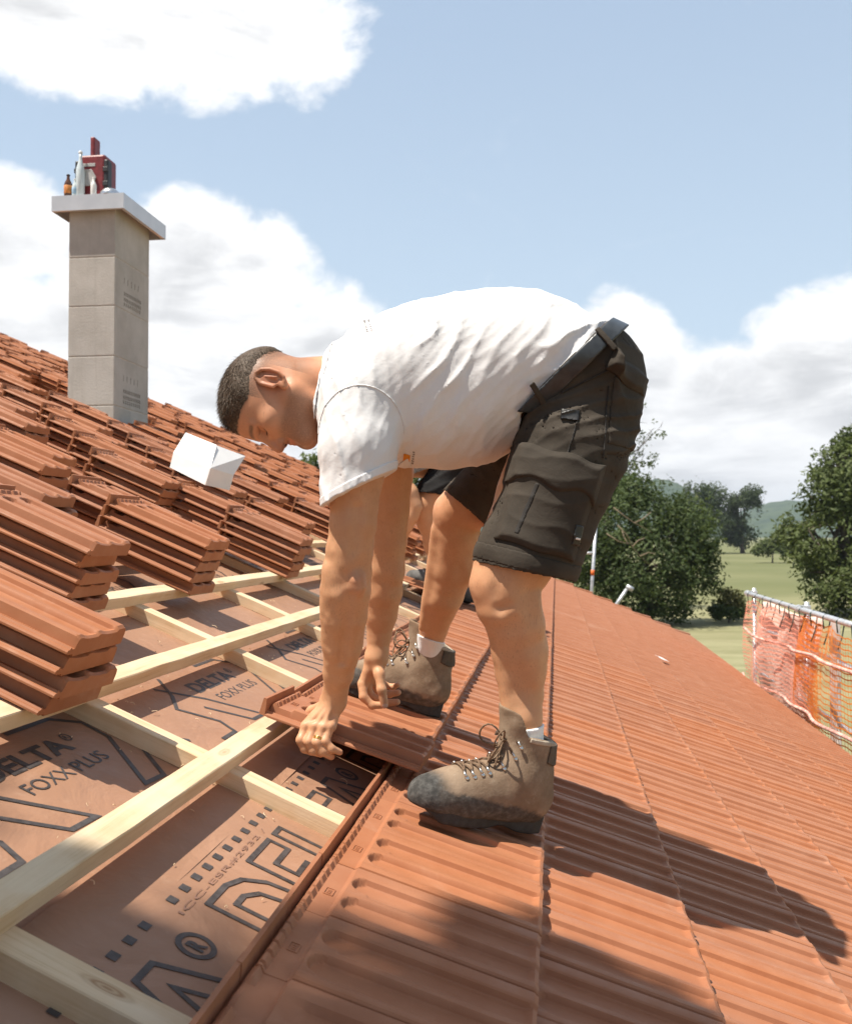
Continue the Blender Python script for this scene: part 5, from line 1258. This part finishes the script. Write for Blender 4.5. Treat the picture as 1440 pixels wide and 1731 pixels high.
# ================================================================== the second worker, farther along the same course
man2 = tag(empty('person', at(760, 1010, 6.1)), 'farther worker in black shorts bent over behind the front man', 'person')
K2 = 6.05
HEAD2 = Head(at(600, 792, 5.95), (-.25, .03, -.96), (-.96, .06, .25), 1.0)
def B_(lst): return [(at(x, y, Y), r) for x, y, Y, r in lst]
nk2 = at(640, 782, 5.98)
A1 = B_([(655, 795, 5.82, .07), (676, 830, 5.80, .056), (703, 842, 5.80, .048), (697, 872, 5.80, .043), (690, 890, 5.80, .032), (684, 905, 5.82, .027)])
A1 = B_([(668, 800, 5.82, .066), (690, 835, 5.80, .054), (700, 856, 5.80, .040), (694, 874, 5.80, .036), (686, 893, 5.81, .028), (680, 905, 5.82, .024)])
A2 = B_([(660, 800, 6.15, .066), (672, 840, 6.16, .052), (678, 868, 6.16, .044), (672, 895, 6.14, .034), (666, 915, 6.12, .027)])
L1 = B_([(765, 800, 5.98, .115), (738, 835, 5.94, .095), (722, 852, 5.93, .070), (716, 862, 5.93, .062), (724, 884, 5.95, .058), (734, 920, 5.98, .056), (738, 955, 6.00, .042), (738, 985, 6.02, .038)])
L2 = B_([(775, 800, 6.25, .115), (768, 840, 6.25, .092), (765, 870, 6.25, .066), (772, 900, 6.27, .058), (785, 940, 6.28, .056), (790, 985, 6.29, .042), (791, 1010, 6.30, .038)])
def hand2(P, wr, Y):
    d = seg(P, at(wr[0], wr[1], Y), at(wr[0] - 5, wr[1] + 14, Y), .026, .034)
    for i in range(4): d = smin(d, chain(P, [(at(wr[0] - 9 + 4 * i, wr[1] + 14 - i, Y - .02 + .012 * i), .012), (at(wr[0] - 12 + 4 * i, wr[1] + 22, Y - .03 + .012 * i), .0105), (at(wr[0] - 8 + 4 * i, wr[1] + 28, Y - .01 + .012 * i), .009)], .006), .008)
    return smin(d, chain(P, [(at(wr[0] + 2, wr[1] + 4, Y + .03), .014), (at(wr[0] - 4, wr[1] + 15, Y + .05), .012), (at(wr[0] - 9, wr[1] + 22, Y + .05), .010)], .006), .012)
arm1 = lambda P: smin(chain(P, A1, .05), hand2(P, (683, 905), 5.82), .02)
arm2 = lambda P: smin(chain(P, A2, .05), hand2(P, (666, 915), 6.12), .02)
def neck2(P): return smin(smin(HEAD2.sdf(P), HEAD2.ears(P), .004), seg(P, HEAD2.w((-.030, 0, -.015)), nk2, .058, .072), .03)
leg1 = lambda P: smin(chain(P, L1, .06), ell(P, at(710, 858, 5.90), (.035, .04, .05)), .04)
leg2 = lambda P: smin(chain(P, L2, .06), ell(P, at(759, 872, 6.22), (.035, .04, .045)), .04)
TR2 = B_([(648, 783, 5.98, .15), (690, 765, 6.0, .185), (735, 765, 6.05, .185), (775, 780, 6.1, .17)])
prt = []
for fn, l in ((arm1, A1), (arm2, A2)):
    lo, hi = bounds(l, .06); prt.append(mesh_sdf(fn, lo - [0, 0, .12], hi, .0042))
for fn, l in ((leg1, L1), (leg2, L2)):
    lo, hi = bounds(l, .03); prt.append(mesh_sdf(fn, lo, hi, .007))
prt.append(mesh_sdf(neck2, HEAD2.O - [.18, .13, .18], np.maximum(HEAD2.O + .15, nk2 + .09), .0036))
lo, hi = bounds(TR2, 0); prt.append(mesh_sdf(lambda P: chain(P, [(p, r - .04) for p, r in TR2], .08), lo, hi, .015))
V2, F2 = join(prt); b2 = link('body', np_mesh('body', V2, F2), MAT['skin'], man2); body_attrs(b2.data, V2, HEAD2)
hair_part(HEAD2, man2, .005, 0, 5)
def shirt2(P):
    d = chain(P, TR2, .12); d = smin(d, chain(P, [(A1[0][0], .09), (A1[1][0], .085)], .03), .05); d = smin(d, chain(P, [(A2[0][0], .09), (A2[1][0], .085)], .03), .05)
    d = d - fold(P, d1, 50, .006) * .7 - .004 * vn(P, 9); d = np.maximum(d, -(d + .010))
    d = np.maximum(d, plane(P, at(684, 806, 5.8), W(.35, .94))); return np.maximum(d, P[:, 0] - at(782, 780, 6.1)[0])
lo, hi = bounds(TR2, .08); lo[2] -= .2; link('t_shirt', np_mesh('t_shirt', *mesh_sdf(shirt2, lo, hi, .008)), cloth('grey_cotton', (.30, .30, .30), .1), man2)
def shorts2(P):
    d = smin(chain(P, [(L1[0][0] + np.array([.03, 0, .06]), .15), (L1[1][0], .118), (L1[3][0], .098)], .06), chain(P, [(L2[0][0] + np.array([.02, 0, .06]), .15), (L2[1][0], .115), (L2[2][0], .098)], .06), .03)
    d = d - fold(P, W(.3, .95), 45, .006, 1.5, 2) - .004 * vn(P, 10); d = np.maximum(d, -(d + .012))
    return np.maximum(d, np.minimum(plane(P, at(722, 835, 5.93), W(-.12, .99)), np.maximum(plane(P, at(765, 848, 6.2), W(-.1, .99)), 6.08 - P[:, 1])))
lo, hi = bounds(L1[:4] + L2[:3], .12); link('shorts', np_mesh('shorts', *mesh_sdf(shorts2, lo, hi, .008)), MAT['shorts_dark'], man2)
for lg, fn, top in ((L1, leg1, (738, 972)), (L2, leg2, (791, 1000))):
    lo, hi = bounds(lg[-3:], .02); Y = lg[-1][0][1]
    link('sock', np_mesh('sock', *mesh_sdf(lambda P: np.maximum(np.maximum(fn(P) - .006, at(top[0], top[1], Y)[2] - P[:, 2] if False else P[:, 2] - at(top[0], top[1], Y)[2]), -(fn(P) + .006)), lo, hi, .006)), MAT['shorts_dark'], man2)
MAT['leather_grey'] = simple('grey_suede', (.11, .105, .10), .85, var=.3, scale=20, bstr=.3)
for hu, hv, tu, tv, dz in ((6.03, .68, 5.98, .965, .0), (6.32, .42, 6.27, .70, .0)):
    h_, t_ = RP(hu, hv, dz - .0), RP(tu, tv, dz - .01)
    k0 = set(man2.children); place_boot(man2, np.array(h_), np.array(t_), tn, 1.0, False, None)
    nb_ = [c for c in man2.children if c not in k0][0]; nb_.material_slots[0].link = 'OBJECT'; nb_.material_slots[0].material = MAT['leather_grey']

# ================================================================== scaffold, net and small things
# safety net along the eave
NX, NZ, NY0, NY1 = 2.40, ZC - .735, 6.4, 12.45
def net_mat():
    m, t = new_mat('orange_net'); n = t.noise(t.pos, 3, 4, .6)
    t.put(t.b.inputs['Base Color'], t.mix(t.ramp(n, .3, .7), (.72, .20, .03), (.85, .33, .07))); t.b.inputs['Roughness'].default_value = .6
    tr = t.node('ShaderNodeBsdfTranslucent', {'Color': (.9, .30, .05, 1)}); mx = t.node('ShaderNodeMixShader', {0: .35})
    t.l.new(t.b.outputs[0], mx.inputs[1]); t.l.new(tr.outputs[0], mx.inputs[2]); t.l.new(mx.outputs[0], t.o.inputs[0]); return m
MAT['net'] = net_mat(); MAT['net_pale'] = simple('pale_net', (.82, .33, .22), .7, var=.1, scale=5, bstr=0)
MAT['tarp'] = simple('white_sheeting', (.78, .60, .52), .7, var=.06, scale=3, bstr=.1)
MAT['rope'] = simple('red_white_rope', (.72, .36, .30), .8, var=.5, scale=14); MAT['cord'] = simple('dark_tie', (.03, .05, .04), .7)
MAT['board'] = simple('grey_board', (.62, .60, .58), .8, var=.12, scale=6); MAT['redband'] = simple('red_band', (.80, .17, .03), .6)
def bulge(y, z, k=0.0): return NX - .05 * math.sin(1.7 * y + k) - .035 * math.sin(4.3 * y + 2.1 * z + k) - .09 * math.sin(math.pi * min(1, max(0, (NZ - z) / 1.35))) * (.5 + .5 * math.sin(2.2 * y))
def topz(y): return NZ - .055 - .045 * abs(math.sin(y * 2.9)) - (.14 * max(0, math.sin((y - 6.4) * 1.9)) if y < 9.2 else 0)
def netting(y0, y1, step, wd, k, m, par, zb=NZ - 1.35):
    mb = MB(); ny = int((y1 - y0) / step); nz = 26
    pt = lambda i, j: (bulge(y0 + i * step, NZ - 1.35 * j / nz, k) + k * .01, y0 + i * step + .012 * math.sin(j * .9 + i), topz(y0 + i * step) + (zb - topz(y0 + i * step)) * j / nz + .006 * math.sin(i * 1.3))
    for i in range(ny + 1):
        for j in range(nz): a, b = pt(i, j), pt(i, j + 1); mb.add([(a[0], a[1] - wd / 2, a[2]), (a[0], a[1] + wd / 2, a[2]), (b[0], b[1] + wd / 2, b[2]), (b[0], b[1] - wd / 2, b[2])], [(0, 1, 2, 3)])
    for j in range(nz + 1):
        for i in range(ny): a, b = pt(i, j), pt(i + 1, j); mb.add([(a[0] - .001, a[1], a[2] - wd / 2), (b[0] - .001, b[1], b[2] - wd / 2), (b[0] - .001, b[1], b[2] + wd / 2), (a[0] - .001, a[1], a[2] + wd / 2)], [(0, 1, 2, 3)])
    return mb.build('mesh', m, par)
net = tag(empty('safety_net', (NX, 9.3, NZ - 1.35)), 'orange safety net slung from a scaffold tube along the eave', 'safety net')
netting(NY0, 9.75, .046, .012, .0, MAT['net'], net); netting(9.2, NY1 - .05, .044, .012, 1.0, MAT['net_pale'], net); netting(9.15, 10.2, .05, .014, .5, MAT['net'], net)
for dz in (.40, .96):
    rp_ = [Vector((bulge(y, NZ - dz) - .03, y, NZ - dz - .05 * math.sin(y * 1.3))) for y in np.arange(NY0, NY1 - .2, .15)]; MB().tube(rp_, .016, 6).build('edge_rope', MAT['rope'], net, True)
for y in np.arange(6.8, 12.3, .42):
    MB().tube([Vector((NX - .03, y, topz(y) - .02)), Vector((NX - .035, y + .02, NZ)), Vector((NX, y + .03, NZ + .032)), Vector((NX + .035, y + .02, NZ)), Vector((NX, y - .02, topz(y) - .05)), Vector((NX - .04, y - .03, topz(y) - .16))], .006, 6).build('tie_cord', MAT['cord'], net, True)
sh = MB(); ny, nz = 60, 24; y0, y1 = 9.75, 12.40
V = [(bulge(y, NZ - 1.3 * j / nz, 2.0) + .16 + .004 * math.sin(9 * (NZ - 1.3 * j / nz) * 3 + 1.3 * math.sin(y * 3)) + .012 * math.sin(y * 11 + .6 * math.sin(j * .4)), y, topz(y) + (NZ - 1.35 - topz(y)) * j / nz) for y in np.linspace(y0, y1, ny + 1) for j in range(nz + 1)]
sh.add(V, [(i * (nz + 1) + j, (i + 1) * (nz + 1) + j, (i + 1) * (nz + 1) + j + 1, i * (nz + 1) + j + 1) for i in range(ny) for j in range(nz)]); shp = sh.build('white_sheet', MAT['tarp'], net, True)
shp.modifiers.new('thick', 'SOLIDIFY').thickness = .004
gr = tag(empty('guard_rail', (NX, 9.3, 0)), 'grey scaffold tube rail with posts carrying the orange net', 'scaffold rail')
MB().tube([(NX, NY0 - .3, NZ), (NX, NY1 + .1, NZ)], .027, 14).build('top_tube', MAT['galv'], gr, True)
for y in (NY1 - .02, 9.9, 7.2): MB().tube([(NX + .075, y, NZ - 3.9), (NX + .075, y, NZ + (.07 if y > 9 else .05))], .024, 12).build('post', MAT['galv'], gr, True)
for y in (NY1 - .02, 9.9, 7.2):
    MB().lathe([(.020, -.03), (.040, -.03), (.042, 0), (.040, .03), (.020, .03)], 12, T(NX + .0, y, NZ) @ RX(R(90))).box((NX + .03, y - .03, NZ - .035), (NX + .11, y + .03, NZ + .035), None, .006).build('clamp', MAT['galv'], gr)
MB().box((NX + .10, 8.98, NZ - 1.5), (NX + .135, 9.22, NZ - .03), None, .004).build('upright_board', MAT['board'], gr)
for z in (NZ - .42, NZ - .98): MB().tube([(NX + .13, NY0 - .3, z), (NX + .13, NY1, z)], .024, 10).build('mid_tube', MAT['galv'], gr, True)
MB().box((NX + .17, NY0 - .3, NZ - 2.02), (NX + .85, NY1 + .2, NZ - 1.97)).build('deck', MAT['board'], gr)
# two scaffold frames beyond the far gable
sp = tag(empty('scaffold_post', at(985, 1000, 15.95)), 'upright grey scaffold post with an orange band beyond the gable', 'scaffold post')
top = Vector(at(1007, 886, 15.95)); bot = Vector(at(1000, 996, 15.95)); bot2 = Vector((bot.x - .1, bot.y, bot.z - 2.5))
MB().tube([bot2, bot, top], .026, 12).build('tube', MAT['galv'], sp, True)
MB().tube([top + Vector((-.09, .0, -.01)), top + Vector((.03, 0, -.005))], .038, 10).build('top_coupler', MAT['galv'], sp, True)
a = Vector(at(1003, 935, 15.95)); MB().tube([a + Vector((-.19, .0, .0)), a], .024, 10).build('cross_arm', MAT['galv'], sp, True)
b = Vector(at(1001.5, 968, 15.95)); MB().tube([b - Vector((.003, 0, .045)), b + Vector((.003, 0, .045))], .031, 12).build('orange_band', MAT['redband'], sp, True)
sp2 = tag(empty('scaffold_brace', at(1040, 1025, 15.95)), 'short leaning grey scaffold tube with a coupler above the verge', 'scaffold tube')
a, b = Vector(at(1043, 1020, 15.95)), Vector(at(1062, 992, 15.95)); MB().tube([a + (a - b) * 3, a, b], .028, 12).build('tube', MAT['galv'], sp2, True)
MB().tube([b + Vector((-.03, 0, .01)), b + Vector((.075, 0, -.05))], .042, 10).build('coupler', MAT['galv'], sp2, True)

# white cardboard box on the stacks
def slab(mb, quad, th, away):
    q = [Vector(p) for p in quad]; n = (q[1] - q[0]).cross(q[3] - q[0]).normalized(); n = n if n.dot(Vector(away)) > 0 else -n
    V = q + [p + n * th for p in q]; mb.add(V, [(0, 1, 2, 3), (7, 6, 5, 4), (0, 4, 5, 1), (1, 5, 6, 2), (2, 6, 7, 3), (3, 7, 4, 0)])
MAT['card'] = simple('white_card', (.82, .81, .80), .7, var=.03, scale=8, bstr=.05)
bx = tag(empty('cardboard_box', at(345, 815, 5.1)), 'white open cardboard box lying among the tile stacks', 'box')
YB = 4.62; c1, c2, c3, c4 = at(347, 820, YB), at(356, 791, YB), at(287, 790, YB + .17), at(293, 765, YB + .17); e1_, e2_ = at(388, 829, YB + .22), at(395, 803, YB + .22)
bkt = c4 + (e2_ - c2); bkb = c3 + (e1_ - c1)
q = MB(); slab(q, (c3, c1, c2, c4), .006, (0, 1, 0)); slab(q, (c1, e1_, e2_, c2), .006, (-1, 0, 0)); slab(q, (c3, bkb, bkt, c4), .006, (1, 0, 0)); slab(q, (bkb, e1_, e2_, bkt), .006, (0, -1, 0)); slab(q, (c3, c1, e1_, bkb), .006, (0, 0, 1)); q.build('carton', MAT['card'], bx)
f1 = MB(); slab(f1, (c4, c2, at(366, 752, YB + .16), at(314, 731, YB + .30)), .004, (0, 1, 0)); f1.build('flap', MAT['card'], bx)
f1 = MB(); slab(f1, (c2, e2_, at(415, 771, YB + .36), at(364, 752, YB + .17)), .004, (0, 1, 0)); f1.build('flap', MAT['card'], bx)
pp = MB(); pp.box((-.06, -.035, 0), (.06, .035, .0015), T(*RP(8.45, -1.04, -.004)) @ ROOF_M.to_3x3().to_4x4() @ RZ(.5))
tag(pp.build('paper_scrap', MAT['card']), 'small white paper scrap lying alone on the laid tiles', 'paper scrap')

# things standing on the chimney cap
cz = z1 - .002
CX = lambda px, Y: at(px, 400, Y)[0]
MAT['beer_glass'] = simple('brown_glass', (.10, .035, .012), .12, var=.2, spec=.8); MAT['clear_glass'] = simple('bottle_plastic', (.62, .70, .72), .15, var=.06, spec=.8)
MAT['beer_label'] = simple('orange_label', (.62, .24, .06), .6); MAT['blue_label'] = simple('blue_label', (.35, .55, .72), .5); MAT['white_plastic'] = simple('white_plastic', (.80, .80, .78), .4, var=.03)
MAT['radio_red'] = simple('radio_red', (.20, .022, .026), .45, var=.2); MAT['radio_black'] = simple('radio_black', (.025, .025, .028), .5); MAT['radio_grey'] = simple('radio_grey', (.45, .45, .44), .5, var=.08)
MAT['brushed'] = simple('brushed_metal', (.72, .73, .74), .25, metal=.9, var=.05)
def bottle(name, label, px, Y, r, h, m, lm, cap_m, zl=(.15, .5), group='bottles on the chimney cap'):
    M = T(CX(px, Y), Y, cz); root = tag(empty(name, M.translation), label, 'bottle', group)
    MB().lathe([(r * .92, 0), (r, .006), (r, h * .56), (r * .88, h * .64), (r * .48, h * .78), (r * .38, h * .86), (r * .38, h * .97)], 20, M).build('glass', m, root, True)
    if lm: MB().lathe([(r + .0006, h * zl[0]), (r + .0012, h * zl[0] + .001), (r + .0012, h * zl[1]), (r + .0006, h * zl[1] + .001)], 20, M).build('label_band', lm, root, True)
    MB().lathe([(r * .44, h * .955), (r * .46, h * .965), (r * .46, h * 1.0), (r * .40, h * 1.01)], 16, M).build('cap', cap_m, root, True)
bottle('bottle', 'brown beer bottle with orange label on the chimney cap', 114.5, 7.36, .033, .192, MAT['beer_glass'], MAT['beer_label'], MAT['radio_black'])
bottle('bottle', 'small clear bottle with a blue label next to the brown bottle', 126, 7.355, .024, .15, MAT['clear_glass'], MAT['blue_label'], MAT['white_plastic'])
bottle('bottle', 'tall clear bottle beside the red jobsite radio', 135, 7.37, .036, .385, MAT['clear_glass'], None, MAT['white_plastic'])
bottle('bottle', 'small white squeeze bottle in front of the red radio', 157.5, 7.345, .024, .15, MAT['white_plastic'], None, MAT['white_plastic'])
Mr = T(CX(163, 7.50), 7.50, cz)
ra = tag(empty('radio', Mr.translation), 'dark red jobsite radio with raised handle standing on the chimney cap', 'radio')
MB().box((-.115, -.09, .0), (.115, .13, .375), Mr, .02).build('case', MAT['radio_red'], ra)
for s in (-1, 1): MB().box((s * .128 - .020, -.10, .01), (s * .128 + .020, -.02, .325), Mr, .012).box((s * .128 - .023, -.107, .10), (s * .128 + .023, -.09, .14), Mr, .004).box((s * .128 - .023, -.107, .22), (s * .128 + .023, -.09, .26), Mr, .004).build('side_guard', MAT['radio_black'], ra)
MB().box((-.055, -.02, .37), (-.015, .09, .56), Mr, .012).build('handle', MAT['radio_red'], ra)
MB().lathe([(.052, 0), (.078, 0), (.080, .012), (.074, .02), (.054, .016)], 6, Mr @ T(-.035, -.092, .175) @ RX(R(90))).build('speaker_ring', MAT['radio_grey'], ra)
MB().lathe([(.01, .002), (.052, .010), (.052, .002)], 20, Mr @ T(-.035, -.0905, .175) @ RX(R(90))).build('speaker_cone', MAT['radio_black'], ra, True)
MB().box((-.10, -.094, .272), (.03, -.088, .30), Mr, .002).build('control_strip', MAT['radio_grey'], ra)
bo = tag(empty('bowl', (CX(186, 7.40), 7.40, cz)), 'upturned shiny metal bowl beside the radio on the chimney cap', 'bowl')
MB().lathe([(.085, 0), (.088, .004), (.080, .035), (.055, .060), (.025, .072), (.004, .074)], 28, T(CX(186, 7.40), 7.40, cz)).build('shell', MAT['brushed'], bo, True)
